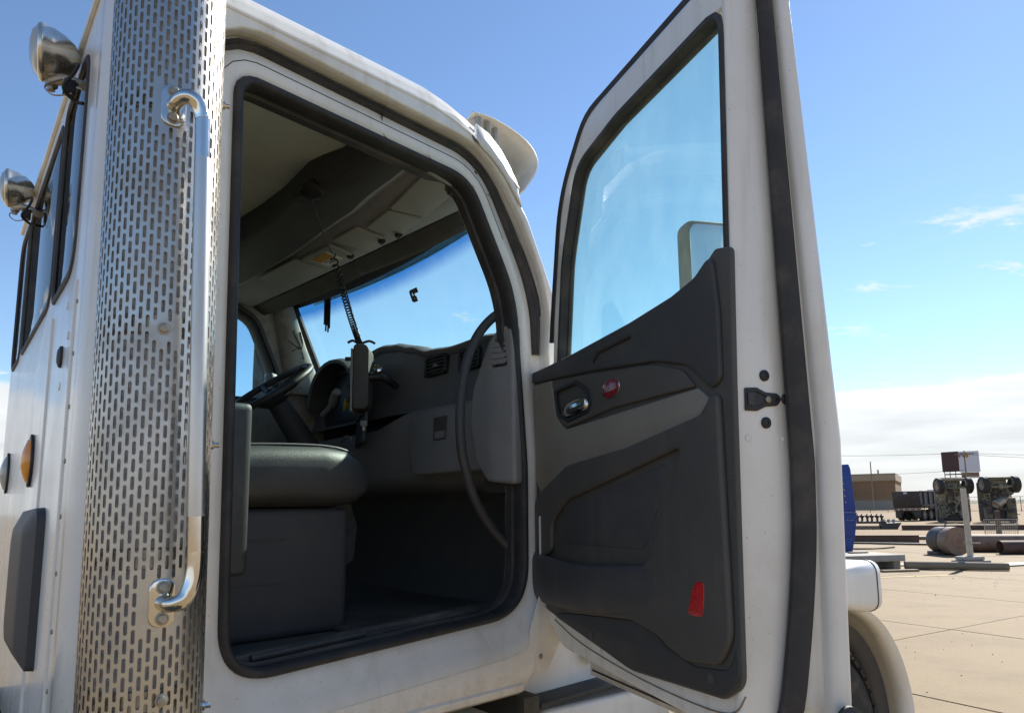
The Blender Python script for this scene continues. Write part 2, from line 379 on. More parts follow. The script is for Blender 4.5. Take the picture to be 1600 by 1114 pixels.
def plate(name, outline, holes, M4, w0, w1, m, parent=None, bevel=0.004, seg=2, smooth=38):
    """flat plate with holes, edges rounded, built in the plane of M4 from w0 to w1"""
    cu = bpy.data.curves.new(name, 'CURVE'); cu.dimensions = '2D'; cu.fill_mode = 'BOTH'
    th = abs(w1 - w0); bevel = min(bevel, th * 0.45)
    cu.extrude = th / 2 - bevel; cu.bevel_depth = bevel; cu.bevel_resolution = seg; cu.offset = -bevel
    for lp in [outline] + list(holes):
        sp = cu.splines.new('POLY'); sp.points.add(len(lp) - 1); sp.use_cyclic_u = True
        for q, p in zip(sp.points, lp): q.co = (p[0], p[1], 0, 1)
    tmp = bpy.data.objects.new('tmp', cu); col.objects.link(tmp)
    me = bpy.data.meshes.new_from_object(tmp.evaluated_get(bpy.context.evaluated_depsgraph_get()))
    bpy.data.objects.remove(tmp); bpy.data.curves.remove(cu)
    me.name = name
    me.transform(M4 @ Matrix.Translation((0, 0, (w0 + w1) / 2)))
    bm = bmesh.new(); bm.from_mesh(me); bmesh.ops.remove_doubles(bm, verts=bm.verts, dist=1e-5); bmesh.ops.recalc_face_normals(bm, faces=bm.faces)
    bm.to_mesh(me); bm.free()
    me.materials.clear()
    return finish(name, me, m, parent, smooth)

def text_mesh(name, s, size, M4, m, parent, depth=0.0008, shear=0.0):
    cu = bpy.data.curves.new(name, 'FONT'); cu.body = s; cu.size = size; cu.align_x = 'CENTER'; cu.align_y = 'CENTER'
    cu.extrude = depth; cu.shear = shear
    tmp = bpy.data.objects.new('tmp', cu); col.objects.link(tmp)
    me = bpy.data.meshes.new_from_object(tmp.evaluated_get(bpy.context.evaluated_depsgraph_get()))
    bpy.data.objects.remove(tmp); bpy.data.curves.remove(cu)
    me.name = name; me.transform(M4); me.materials.clear()
    return finish(name, me, m, parent, 0)

def tag(o, label, cat, group=None):
    o['label'] = label; o['category'] = cat
    if group: o['group'] = group
    return o
def struct(o): o['kind'] = 'structure'; return o
def empty(name, loc=(0,0,0), rz=0.0, label=None, cat=None, group=None):
    o = bpy.data.objects.new(name, None); col.objects.link(o); o.location = loc; o.rotation_euler = (0, 0, rz); o.empty_display_size = 0.2
    if label: tag(o, label, cat, group)
    return o
def axes(x, y, z, o=(0,0,0)):
    x, y, z = Vector(x), Vector(y), Vector(z)
    return Matrix(((x.x,y.x,z.x,o[0]),(x.y,y.y,z.y,o[1]),(x.z,y.z,z.z,o[2]),(0,0,0,1)))

# ================================================================== THE TRUCK
# local frame: x forward along the cab side, y inward (to the driver's side), z up; the right cab side is the plane y = 0
truck = empty('truck_cab', (-0.71, 1.81, 0), R(44.5),
              'white truck cab with its passenger door standing open, perforated exhaust stack at the corner', 'truck')
A55 = R(5.5)
TT = Matrix(((math.cos(A55), math.sin(A55), 0, 0), (-math.sin(A55), math.cos(A55), 0, 0), (0,0,1,0), (0,0,0,1)))   # cab centre-line frame
SIDE = axes((1,0,0), (0,0,1), (0,-1,0))
REAR = TT @ axes((0,1,0), (0,0,1), (1,0,0))
def t3(x, y, z): return TT @ Vector((x, y, z))

# ---- door opening outline (seal line), in the cab side plane
OP = fillet([(-0.042,2.838,0.07),(0.80,2.803,0.16),(1.018,2.42,0.5),(1.066,1.80,0.6),(1.062,1.285,0.19),(-0.015,1.222,0.14)], 12)
OPN = resample(OP, 240)
def pil(p):                                   # 1 along the windscreen pillar, 0 elsewhere
    a = min(1, max(0, (p.x - 0.80)/0.12)); b = min(1, max(0, (p.y - 2.20)/0.15))
    return a*a*(3-2*a) * b*b*(3-2*b)
def offp(off):
    n_ = len(OPN); base_ = offset(OPN, 0.0); unit = offset(OPN, 1.0)
    return [b_ + (u_ - b_)*(off + max(0, off-0.075)/0.0385*0.024*pil(b_)) for b_, u_ in zip(base_, unit)]
def ol(off, y): return [Vector((p.x, y, p.y)) for p in offp(off)]

# outer skin of the cab side: plate with the door opening cut out
outer = fillet([(-0.262,2.985,0.0),(0.70,2.98,0.1),(0.865,2.915,0.1),(1.044,2.708,0.2),(1.186,2.43,0.1),(1.222,2.30,0.05),(1.212,1.26,0.05),(1.00,1.062,0.02),(-0.262,1.03,0.0)], 6)
plate('cab_side', outer, [offp(0.112)], SIDE, 0.012, 0.046, M['white'], truck, 0.006)
# jamb: convex painted flange between seal and outer skin
mb = MB(); mb.loft([ol(-0.012, 0.10), ol(-0.012, 0.02), ol(0.004, 0.004), ol(0.028, -0.004), ol(0.055, 0.002), ol(0.072, 0.012), ol(0.085, 0.014), ol(0.1135, 0.010), ol(0.1135, -0.02)])
# along the sill the jamb rolls out flush with the rocker
for v in mb.v:
    t = min(1, max(0, (1.42 - v.z)/0.14)); t = t*t*(3-2*t)
    d = v.y; tgt = {0.012: -0.030, 0.014: -0.040, 0.010: -0.0475, 0.002: -0.022, -0.02: -0.047}.get(round(d,3))
    if tgt is not None: v.y = d + (tgt-d)*t
mb.build('door_jamb', M['white_jamb'], truck, 45)
# rubber seal pressed on the flange
mb = MB(); mb.loft([ol(-0.020, 0.055), ol(-0.024, 0.02), ol(-0.022, -0.004), ol(-0.014, -0.012), ol(-0.004, -0.010), ol(0.002, -0.002), ol(0.003, 0.006)])
mb.build('door_opening_seal', M['rubber'], truck, 60)
mb = MB(); mb.loft([ol(-0.026, 0.085), ol(-0.030, 0.050), ol(-0.020, 0.045)])
mb.build('seal_inner_lip', M['rubber_dusty'], truck, 60)
# weatherstrip along roof side and pillar, outside the jamb
idx = [i for i, p in enumerate(OPN) if (p.y > 2.20 and p.x > 0.7) or p.y > 2.78]
# make the index run contiguous
n = len(OPN); st = next(i for i in idx if (i-1) % n not in idx); run = []
i = st
while i % n in idx: run.append(i % n); i += 1
prof = [(0.080, 0.014), (0.081, 0.000), (0.086, -0.006), (0.093, -0.002), (0.097, -0.008), (0.103, -0.006), (0.106, 0.010)]
loops = []
for off, y in prof:
    q = offp(off); loops.append([Vector((q[k].x, y, q[k].y)) for k in run])
q = offset(OPN, 0.09)
e0 = q[run[0]]; 
mb = MB(); mb.loft(loops, False)
mb.build('pillar_weatherstrip', M['rubber_dusty'], truck, 50)
# thin seam of sealant on the upper jamb
mb = MB(); q = offset(OPN, 0.045); mb.tube([Vector((q[k].x, -0.0015, q[k].y)) for k in run[:-20]], 0.0011, 6); mb.build('sealant_seam', M['rubber_dusty'], truck)

# hinge pillar cover with its screw
cov = fillet([(1.075,1.62,0.01),(1.075,1.36,0.06),(1.02,1.235,0.05),(1.02,1.19,0.01),(1.045,1.185,0.01),(1.05,1.10,0.01),(1.10,1.09,0.01),(1.205,1.225,0.03),(1.205,1.62,0.01)], 6)
plate('hinge_cover', cov, [], SIDE, 0.0465, 0.050, M['white_jamb'], truck, 0.0015)
MB().lathe([(0,0.009),(0.004,0.009),(0.006,0.006)], (1.07,-0.050,1.145), (0,-1,0), 14).build('cover_screw', M['dull_metal'], truck)

# rocker lip under the sill
prof = [(-0.046,1.075),(-0.052,1.068),(-0.050,1.048),(-0.030,1.036),(0.05,1.034),(0.05,1.06)]
mb = MB(); loops = []
for s_ in (-0.262, 0.1, 0.5, 0.985): loops.append([Vector((s_, y, z)) for y, z in prof])
mb.loft(loops, True, True, True); mb.build('rocker_lip', M['white_jamb'], truck, 40)

# ---- roof
def roof_section(s_):
    yl = 2.235 - 0.1944*(s_ + 0.138)
    drop = 0.0
    if s_ > 0.55: drop = ((s_ - 0.55)/0.45)**2 * 0.165
    pts = []
    if s_ < -0.3: drop = 0.05
    pr = [(0.0,0.0),(0.001,0.012),(0.012,0.030),(0.014,0.040),(0.03,0.072),(0.06,0.10),(0.12,0.122),(0.25,0.140)]
    for dy, dz in pr: pts.append(Vector((s_, -0.046 + dy, 2.968 + dz - drop)))
    for k in range(1, 12):
        t = k / 12; y = 0.204 + (yl - 0.25 - 0.204) * t
        pts.append(Vector((s_, y, 3.108 + 0.035*math.sin(math.pi*t) - drop)))
    for dy, dz in reversed(pr): pts.append(Vector((s_, yl - dy, 2.968 + dz - drop)))
    return pts
mb = MB(); mb.loft([[p + Vector((0.0963*max(0, p.y), 0, 0)) for p in roof_section(s_)] for s_ in (-0.345, -0.262, 0.0, 0.3, 0.5, 0.6, 0.68, 0.76, 0.83, 0.90, 0.96, 1.0)], False)
mb.build('roof', M['white'], truck, 50, solid=0.004)
# old sticker scraps on the roof side
for (s_, dz, w, h, mm) in ((0.40,0.052,0.035,0.010,'orange_ink'),):
    mb = MB(); mb.add([(s_, -0.030, 3.012), (s_+w, -0.030, 3.010), (s_+w+0.006, -0.022, 3.023), (s_+0.008, -0.022, 3.026)], [(0,1,2,3)])
    mb.build('roof_sticker', M['dull_metal'], truck, 0, solid=0.0015)
# front roof cap at the visor root
mb = MB()
mb.loft([[Vector((0.765+0.01*k, -0.052+0.006*k, 2.93-0.012*k)) for k in range(2)] ]+[[Vector((x, -0.055, z0)), Vector((x, -0.03, z1))] for x, z0, z1 in ((0.80,2.905,2.995),(0.86,2.875,2.98),(0.92,2.83,2.94),(0.97,2.775,2.885),(1.0,2.735,2.84))], False)
mb.build('visor_end_cap', M['white'], truck, 60, solid=0.006)

# ---- exterior sun visor over the windscreen
vp = spline([Vector((0.845,0,3.10)), Vector((0.93,0,3.108)), Vector((1.03,0,3.095)), Vector((1.115,0,3.065)), Vector((1.158,0,3.015)), Vector((1.150,0,2.955)), Vector((1.09,0,2.865))], 5)
mb = MB(); loops = []
for k in range(15):
    y = 0.035 + 1.98 * k / 14; b = 0.10 * (1 - ((y - 1.02)/1.0)**2); dx = 0.04*max(0, 1-y/0.15)**2
    loops.append([t3(p.x + 0.01 + b - 0.3*dx, y + 0.10, p.z) for p in vp])
mb.loft(loops, False); mb.build('sun_visor_exterior', M['white'], truck, 60, solid=0.006)
for k, (x, z) in enumerate(((0.90,3.085),(0.945,3.085),(0.985,3.075))):
    MB().box((x-0.012, 0.055, z-0.055), (x+0.004, 0.075, z+0.012)).build('visor_bracket', M['dull_metal'], truck, bevel=0.002)

# ---- rear wall with three windows
rw = fillet([(0.05,2.99,0.03),(2.16,2.99,0.06),(2.20,2.9,0.03),(2.20,0.98,0.02),(0.05,0.98,0.02)], 4)
wins = [fillet([(0.235,2.28,0.10),(0.235,2.895,0.10),(0.665,2.895,0.06),(0.665,2.28,0.06)], 8),
        fillet([(0.725,2.30,0.09),(0.725,2.895,0.06),(1.69,2.895,0.06),(1.69,2.30,0.09)], 8),
        fillet([(1.75,2.30,0.06),(1.75,2.895,0.06),(2.13,2.895,0.10),(2.13,2.30,0.10)], 8)]
rear = plate('rear_wall', rw, wins, REAR, -0.352, -0.325, M['white'], truck, 0.005)
for w in wins:
    wn_ = resample(w, 72); mb = MB(TT)
    def wl_(off, x): return [Vector((x, p.x, p.y)) for p in offset(wn_, off)]
    mb.loft([wl_(0.016,-0.352), wl_(0.014,-0.356), wl_(0.006,-0.358), wl_(-0.006,-0.357), wl_(-0.010,-0.350)])
    fr = mb.build('rear_window', M['rubber_dusty'], truck, 60)
    plate('window_pane', offset(wn_, -0.006), [], REAR, -0.3495, -0.3460, M['gl_rear'], fr, 0.001)
# drip gutter along the top of the rear wall
mb = MB(TT); mb.tube([(-0.356, 0.06, 2.985), (-0.356, 2.18, 2.985)], 0.009, 8); mb.build('rear_gutter', M['white'], truck)
# rounded rear corner between side and rear wall
loops = []
c0 = Vector((-0.262, -0.046)); c2 = TT @ Vector((-0.352, 0.052, 0))
ctrl = TT @ Vector((-0.352, -0.03, 0)); ctrl = Vector((ctrl.x, -0.046))
for z in (0.98, 1.4, 2.0, 2.6, 2.95, 2.985, 3.03, 3.06):
    ins = max(0.0, z - 2.95) * 0.5
    lp = []
    for k in range(11):
        t = k / 10
        p = c0*(1-t)**2 + ctrl*2*t*(1-t) + Vector((c2.x, c2.y))*t*t
        lp.append(Vector((p.x + ins*0.4, p.y + ins, z)))
    loops.append(lp)
MB().loft(loops, False).build('rear_corner', M['white'], truck, 60, solid=0.004)
# vertical pressed ribs on rear wall and a row of rivets
for y in (0.145, 0.60):
    MB(TT).tube([(-0.3525, y, 1.0), (-0.3525, y, 2.22)], 0.005, 8).build('pressed_rib', M['white'], truck)
for k in range(9):
    MB(TT).lathe([(0,0.006),(0.003,0.005),(0.004,0.001)], (-0.352, 0.12, 1.12 + 0.13*k), (-1,0,0), 8).build('rivet', M['dull_metal'], truck)
for (y, z) in ((0.30,2.19),(0.25,2.10),(0.34,1.98)):
    MB(TT).lathe([(0,0.011),(0.002,0.010)], (-0.352, y, z), (-1,0,0), 12).build('filler_plug', M['white_jamb'], truck)
# oval black plug
MB(TT).lathe([(0,0.030),(0.006,0.028),(0.010,0.018),(0.011,0.001)], (-0.352, 0.345, 2.06), (-1,0,0), 18).build('rubber_plug', M['rubber'], truck)
# marker lamps
for y, mm in ((0.885,'amber'),(1.80,'clear_lens')):
    ov = [(y + 0.058*math.cos(a), 1.815 + 0.085*math.sin(a)) for a in [2*math.pi*k/28 for k in range(28)]]
    g = plate('marker_lamp', ov, [], REAR, -0.361, -0.3525, M['rubber'], truck, 0.003)
    loops = [[Vector((-0.361 - h, y + (0.047*math.cos(a))*r, 1.815 + (0.072*math.sin(a))*r)) for a in [2*math.pi*k/24 for k in range(24)]] for h, r in ((0,1),(0.006,0.93),(0.015,0.62),(0.021,0.30),(0.0225,0.02))]
    MB(TT).loft(loops, True, False, True).build('marker_lens', M[mm], g, 50)
# black moulded pad
mb = MB(TT)
def padl(x, i): return [Vector((x, y, z)) for y, z in fillet([(0.40+i,1.245+i,0.02),(0.40+i,1.665-i,0.05),(0.83-i,1.655-i,0.05),(0.83-i,1.235+i,0.05)], 5)]
mb.loft([padl(-0.352,0.0), padl(-0.372,0.002), padl(-0.396,0.05), padl(-0.399,0.07)], True, False, True)
mb.build('moulded_pad', M['plastic'], truck, 30)

# ---- work lamps on the rear wall
def work_lamp(y, z):
    x0 = -0.432
    ax = Vector((-1.0, 0.14, -0.05)).normalized()
    c = Vector((x0, y, z))
    prof = [(-0.078,0.004),(-0.075,0.018),(-0.064,0.038),(-0.042,0.057),(-0.014,0.070),(0.008,0.075),(0.012,0.079),(0.021,0.079),(0.026,0.074)]
    body = MB(TT).lathe(prof, c, ax, 28).build('work_lamp', M['lamp_shell'], truck, 55)
    MB(TT).lathe([(0.0245,0.0735),(0.038,0.058),(0.046,0.030),(0.048,0.001)], c, ax, 24).build('lamp_lens', M['clear_lens'], body, 60)
    MB(TT).lathe([(-0.006,0.010),(0.004,0.010),(0.006,0.006)], c + Vector((-0.018,-0.064,0)), (0,-1,0), 12).build('lamp_screw', M['dull_metal'], body)
    f = c + Vector((0.012, 0, -0.066))
    MB(TT).lathe([(-0.012,0.024),(0.008,0.024),(0.012,0.016),(0.030,0.016),(0.034,0.010),(0.042,0.010)], f, (0,0,-1), 14).build('swivel_nut', M['dull_metal'], body, 40)
    b = MB(TT); p = [f + Vector((0.0,0,-0.012)), f + Vector((0.03,-0.05,-0.022)), f + Vector((0.06,-0.08,-0.040)), Vector((-0.352, y-0.13, z-0.135))]
    b.tube(spline(p, 5), [0.016]*5 + [0.013]*11, 10); b.build('lamp_bracket', M['dull_metal'], body)
    b = MB(TT); p = [c + Vector((0.035,-0.03,-0.05)), c + Vector((0.06,-0.10,-0.06)), c + Vector((0.05,-0.14,-0.11)), c + Vector((0.03,-0.12,-0.15)), c + Vector((0.06,-0.10,-0.17)), Vector((-0.352, y-0.11, z-0.175))]
    b.tube(spline(p, 6), 0.005, 8); b.build('lamp_cable', M['rubber'], body)
    b = MB(TT); b.tube(spline([f + Vector((0.02,-0.06,-0.03)), f + Vector((-0.02,-0.07,-0.07)), f + Vector((0.0,-0.09,-0.10)), f + Vector((0.04,-0.11,-0.09))], 6), 0.0022, 6); b.build('tie_wire', M['dull_metal'], body)
    b = MB(TT); b.box(tuple(f + Vector((0.02,-0.105,-0.085))), tuple(f + Vector((0.05,-0.075,-0.045)))); b.build('cable_connector', M['rubber'], body, bevel=0.004)
work_lamp(0.42, 2.945)
work_lamp(1.62, 2.985)

# ---- left side of the cab: wall with window, seen from inside
LEFT = TT @ axes((1,0,0), (0,0,1), (0,-1,0))
lw_out = [(-0.34,2.95),(0.74,2.95),(0.86,2.93),(1.075,2.42),(1.42,2.30),(1.42,1.02),(-0.34,1.02)]
lwin = fillet([(-0.12,2.24,0.04),(0.872,2.255,0.04),(0.845,2.42,0.3),(0.72,2.70,0.14),(0.55,2.775,0.05),(-0.12,2.775,0.05)], 8)
plate('left_side', lw_out, [lwin], LEFT, -2.13, -2.05, M['pillar'], truck, 0.004)
plate('left_outer_skin', [(-0.35,2.985),(0.74,2.98),(0.87,2.94),(1.12,2.42),(1.42,2.30),(1.42,1.0),(-0.35,1.0)], [offset(resample(lwin, 60), 0.01)], LEFT, -2.17, -2.135, M['white'], truck, 0.004)
lwn = resample(lwin, 90); mb = MB(TT)
def ll(off, y): return [Vector((p.x, y, p.y)) for p in offset(lwn, off)]
mb.loft([ll(0.035,2.05), ll(0.033,2.036), ll(0.022,2.030), ll(0.010,2.034), ll(0.006,2.046), ll(-0.006,2.042), ll(-0.014,2.052), ll(-0.012,2.13)])
mb.build('left_window_seal', M['plastic'], truck, 50)
plate('left_window_pane', offset(lwn, 0.004), [], LEFT, -2.10, -2.095, M['gl_side'], truck, 0.001)
# left pillar trim lit through the windscreen
mb = MB(TT); loops = []
for z, xa, xb in ((2.92,0.795,0.885),(2.80,0.815,0.935),(2.68,0.845,0.98),(2.56,0.872,1.025),(2.44,0.895,1.075),(2.30,0.91,1.12)):
    loops.append([Vector((xa, 2.048, z)), Vector((xa+0.01, 2.025, z)), Vector((xa*0.6+xb*0.4, 2.005, z)), Vector((xb-0.012, 2.0, z)), Vector((xb, 2.015, z)), Vector((xb+0.005, 2.05, z))])
mb.loft(loops, False); mb.build('left_pillar_trim', M['pillar'], truck, 60)
# marks scratched on the pillar trim
mb = MB(TT)
for pth in ([(0.93,2.0,2.66),(0.965,1.998,2.60),(0.985,1.998,2.56),(1.0,1.998,2.50)], [(0.905,2.0,2.60),(0.94,1.999,2.58),(0.985,1.998,2.56)], [(0.985,1.998,2.56),(0.99,1.997,2.60),(0.975,1.998,2.66)], [(0.93,1.999,2.54),(0.96,1.998,2.56),(0.985,1.998,2.56)]):
    mb.tube(spline([Vector(p) for p in pth], 4), 0.0022, 5)
mb.build('pillar_scratch_marks', M['black'], truck)
# coat hook
mb = MB(TT); mb.tube(spline([Vector((0.60,2.03,2.86)), Vector((0.605,2.02,2.80)), Vector((0.60,2.005,2.75)), Vector((0.59,1.995,2.735)), Vector((0.575,1.99,2.745))], 5), 0.005, 8); mb.build('coat_hook', M['black'], truck)

# ---- windscreen
mb = MB(TT); loops = []
def wsx(y, z): return 1.135 - (z - 2.42)*0.44 + 0.11*(1 - ((y - 1.05)/1.0)**2)
for j in range(9):
    z = 2.36 + 0.58*j/8; loops.append([Vector((wsx(y, z), y, z)) for y in [0.13 + 1.915*k/24 for k in range(25)]])
mb.loft(loops, False); mb.build('windscreen', M['gl_screen'], truck, 60)
# black painted frit edge and header behind the glass
mb = MB(TT); loops = []
for z, dx in ((2.80,-0.012),(2.95,-0.012)):
    loops.append([Vector((wsx(y, z)+dx, y, z)) for y in [0.125 + 1.92*k/24 for k in range(25)]])
mb.loft(loops, False); mb.build('windscreen_header', M['black'], truck, 60, solid=0.006)
for y in (0.128, 2.05):
    mb = MB(TT); mb.tube([Vector((wsx(min(max(y,0.05),2.05), z)-0.006, y, z)) for z in (2.34, 2.5, 2.7, 2.95)], 0.02, 8)
    mb.build('windscreen_gasket', M['rubber'], truck)
# right pillar inner trim, behind the seal
mb = MB(); loops = []
for k in range(12):
    t = k/11; z = 2.36 + 0.42*t
    x = 1.035 - 0.10*t - 0.16*t*t
    loops.append([Vector((x-0.004, 0.05, z)), Vector((x+0.02, 0.075, z)), Vector((x+0.06, 0.075, z)), Vector((x+0.10, 0.03, z)), Vector((x+0.11, 0.0, z))])


# ---- headliner
mb = MB(); loops = []
for s_ in (-0.32, -0.2, 0.0, 0.3, 0.60):
    lp = []
    for k in range(17):
        t = k/16; y = 0.012 + (2.16-0.19*s_-0.012)*t
        lp.append(Vector((s_ + 0.0963*y, y, 2.90 + 0.045*math.sin(math.pi*t)**0.5 - (0.05 if s_ < -0.25 else 0))))
    loops.append(lp)
mb.loft(loops, False); mb.build('headliner', M['headliner'], truck, 60)
mb = MB(); loops = []
for s_ in (-0.32, 0.2, 0.84):
    loops.append([Vector((s_, 0.005, 2.83)), Vector((s_, 0.02, 2.86)), Vector((s_, 0.035, 2.91))])
mb.loft(loops, False); mb.build('headliner_edge', M['plastic'], truck, 60)
# rear inner lining and B-pillar lining
plate('rear_lining', fillet([(0.02,2.93,0.03),(2.1,2.93,0.03),(2.1,1.2,0.03),(0.02,1.2,0.03)], 3), [offset(resample(w, 60), 0.012) for w in wins], REAR, -0.322, -0.312, M['taupe_dark'], truck, 0.002)
MB().box((-0.30, 0.03, 1.20), (-0.10, 0.05, 2.90)).build('pillar_lining', M['taupe_dark'], truck, bevel=0.006)

# ---- overhead console: dark rear fascia, grey underside with lids, visors
def zc_(x): return 2.80 - 0.12*(x - 0.60)
rear_edge = [(0.00,0.43),(0.10,0.455),(0.20,0.475),(0.33,0.478),(0.44,0.455),(0.52,0.447),(0.62,0.462),(0.80,0.485),(1.0,0.492),(1.2,0.488),(1.6,0.47),(2.05,0.44)]
crease = [(0.00,0.575),(0.10,0.588),(0.20,0.60),(0.33,0.61),(0.44,0.625),(0.52,0.640),(0.62,0.645),(0.80,0.66),(1.0,0.68),(1.2,0.69),(1.6,0.70),(2.05,0.68)]
mb = MB(); loops = []
for (y, xe), (_, xc) in zip(rear_edge, crease):
    loops.append([Vector((xe+0.012, y, 2.95)), Vector((xe+0.002, y, 2.90)), Vector((xe, y, 2.835)), Vector((xe+0.012, y, zc_(xe)+0.004)), Vector((xe*0.6+xc*0.4, y, zc_(xe*0.6+xc*0.4)-0.006)), Vector((xc, y, zc_(xc)))])
mb.loft(loops, False); mb.build('overhead_fascia', M['plastic'], truck, 60)
mb = MB(); loops = []
for (y, xc) in crease:
    e = 0.885
    loops.append([Vector((xc-0.001, y, zc_(xc)+0.005)), Vector((xc+0.012, y, zc_(xc)+0.002)), Vector((xc+0.028, y, zc_(xc)+0.018)), Vector((xc+0.046, y, zc_(xc)+0.018)), Vector((xc+0.060, y, zc_(xc)+0.002)), Vector((e, y, zc_(e))), Vector((e+0.03, y, zc_(e)+0.012)), Vector((e+0.06, y, zc_(e)+0.06)), Vector((e+0.10, y, zc_(e)+0.16))])
mb.loft(loops, False); cons = mb.build('overhead_console', M['grey_plastic'], truck, 60)
CON = axes((1,0,-0.12), (0,1,0), (-0.12,0,-1), (0,0,2.80+0.072))     # u = x, v = y, w = down from the console underside
def lid(poly, w1=0.009, m='grey_lid'):
    return plate('console_lid', fillet([(x, y, 0.02) for x, y in poly], 5), [], CON, -0.004, w1, M[m], cons, 0.004)
lid([(0.640,0.03),(0.785,0.05),(0.843,0.308),(0.715,0.37)])
lid([(0.722,0.392),(0.842,0.326),(0.874,0.545),(0.745,0.58)])
lid([(0.722,0.612),(0.852,0.60),(0.88,0.755),(0.722,0.81)])
lid([(0.735,0.845),(0.855,0.845),(0.86,1.065),(0.735,1.10)], 0.014)
lid([(0.72,1.13),(0.87,1.10),(0.87,1.46),(0.72,1.50)], 0.006)
for (x, y) in ((0.778,0.075),(0.862,0.515),(0.852,0.62),(0.853,0.865)):
    MB(CON).lathe([(0,0.017),(0.012,0.015),(0.016,0.010)], (x, y, 0.006), (0,0,1), 14).build('lid_catch', M['black'], cons)
plate('warning_label', [(0.755,0.90),(0.84,0.905),(0.845,1.04),(0.755,1.05)], [], CON, 0.0145, 0.0152, M['paper'], cons, 0.0002)
plate('warning_label_panel', [(0.757,0.915),(0.803,0.918),(0.806,1.035),(0.757,1.042)], [], CON, 0.0153, 0.0157, M['orange_ink'], cons, 0.0001)
mb = MB(CON)
for (x, y, l) in ((0.815,0.93,0.09),(0.825,0.945,0.05),(0.833,0.93,0.08)):
    mb.box((x-0.0025, y, 0.0153), (x+0.0025, y+l, 0.0157))
mb.build('label_print', M['black'], cons, 0)
# sun visors folded against the header
for (y0, y1) in ((0.05, 0.98), (1.0, 2.0)):
    mb = MB(); loops = []
    for k in range(9):
        y = y0 + (y1-y0)*k/8
        d = 0.012*math.sin(math.pi*k/8)
        c_ = 0.03*(1-((y-1.0)/1.0)**2)
        loops.append([Vector((0.905+c_, y, 2.775)), Vector((0.955+c_, y, 2.745-d)), Vector((0.972+c_, y, 2.738-d)), Vector((0.980+c_, y, 2.746-d)), Vector((0.930+c_, y, 2.80))])
    mb.loft(loops, True, True, True); mb.build('sun_visor', M['plastic_trim'], truck, 50)
mb = MB(); mb.box((0.955,0.215,2.735),(0.962,0.221,2.83)); mb.build('visor_pivot', M['black'], truck)
# tattered shade-band strip by the left pillar
mb = MB(TT)
for k, (dy, l) in enumerate(((0,0.11),(0.014,0.15),(0.026,0.12),(0.036,0.16),(0.048,0.14))):
    y = 1.80 - dy; mb.box((wsx(y,2.7)-0.030, y-0.008, 2.78-l), (wsx(y,2.7)-0.027, y+0.008, 2.82))
mb.build('visor_strap', M['black'], truck)

# ---- dashboard (lofted across the cab)
dz = [(0.02,2.315),(0.245,2.334),(0.478,2.358),(0.668,2.354),(0.85,2.368),(1.0,2.412),(1.13,2.445),(1.28,2.462),(1.42,2.45),(1.52,2.42),(1.70,2.40),(1.93,2.36),(2.04,2.32)]
def ztop(y):
    for (a, za), (b, zb) in zip(dz, dz[1:]):
        if y <= b:
            t = max(0, (y-a)/(b-a)); t = t*t*(3-2*t); return za + (zb-za)*t
    return dz[-1][1]
mb = MB(TT); loops = []
ys = [0.195 + 1.845*k/60 for k in range(61)]
for y in ys:
    zt = ztop(y); dr = 1 if y > 1.28 else 0; bx = 0.03*math.sin(min(1, max(0, (y-0.1)/1.0))*math.pi)
    xf = 1.085 + bx*0.6
    loops.append([Vector((1.34, y, zt-0.03)), Vector((xf+0.09, y, zt+0.004)), Vector((xf+0.03, y, zt+0.002)), Vector((xf+0.008, y, zt-0.010)), Vector((xf+0.012, y, zt-0.028)), Vector((xf+0.03, y, zt-0.040)), Vector((xf+0.022, y, zt-0.12)), Vector((xf+0.0, y, 2.105)), Vector((xf-0.015, y, 2.085))])
mb.loft(loops, False); dash = mb.build('dashboard', M['dash'], truck, 60)
plate('firewall', [(0.19,1.2),(0.19,2.19),(1.96,2.19),(1.96,1.2)], [], TT @ axes((0,1,0),(0,0,1),(1,0,0)), 1.405, 1.42, M['black'], truck, 0.001)
# lower dash with glove box
mb = MB(TT); loops = []
for y in [0.20 + 1.84*k/40 for k in range(41)]:
    bx = 0.03*math.sin(min(1, max(0, (y-0.1)/1.0))*math.pi)*0.6
    k2 = 1 if y < 1.0 else max(0, 1-(y-1.0)/0.2)
    slope = 0.0 if y < 0.95 else min(1,(y-0.95)/0.3)*0.06
    zt = 2.09 - slope
    loops.append([Vector((1.084+bx, y, zt)), Vector((1.068+bx, y, zt-0.006)), Vector((1.06+bx, y, zt-0.08)), Vector((1.075+bx, y, 1.90)), Vector((1.105+bx, y, 1.80)), Vector((1.13+bx, y, 1.765)), Vector((1.20, y, 1.735)), Vector((1.34, y, 1.72))])
mb.loft(loops, False); lowd = mb.build('lower_dashboard', M['grey_plastic'], truck, 60)
# glove box door and its latch pocket
DF = TT @ axes((0,1,0), (0.05,0,1), (-1,0,0.05), (1.02,0,0))       # u = across, v = up, w = toward the seats
gb = plate('glove_box_door', fillet([(0.33,1.79,0.05),(0.33,2.065,0.02),(0.90,2.065,0.02),(0.92,1.95,0.10),(0.86,1.79,0.05)], 6), [], DF, 0.04, 0.068, M['grey_plastic'], lowd, 0.012)
plate('glove_box_latch', fillet([(0.60,1.93,0.008),(0.60,2.03,0.008),(0.70,2.03,0.008),(0.70,1.93,0.008)], 3), [fillet([(0.612,1.94,0.004),(0.612,1.97,0.004),(0.688,1.97,0.004),(0.688,1.94,0.004)], 3)], DF, 0.064, 0.073, M['plastic_trim'], lowd, 0.003)
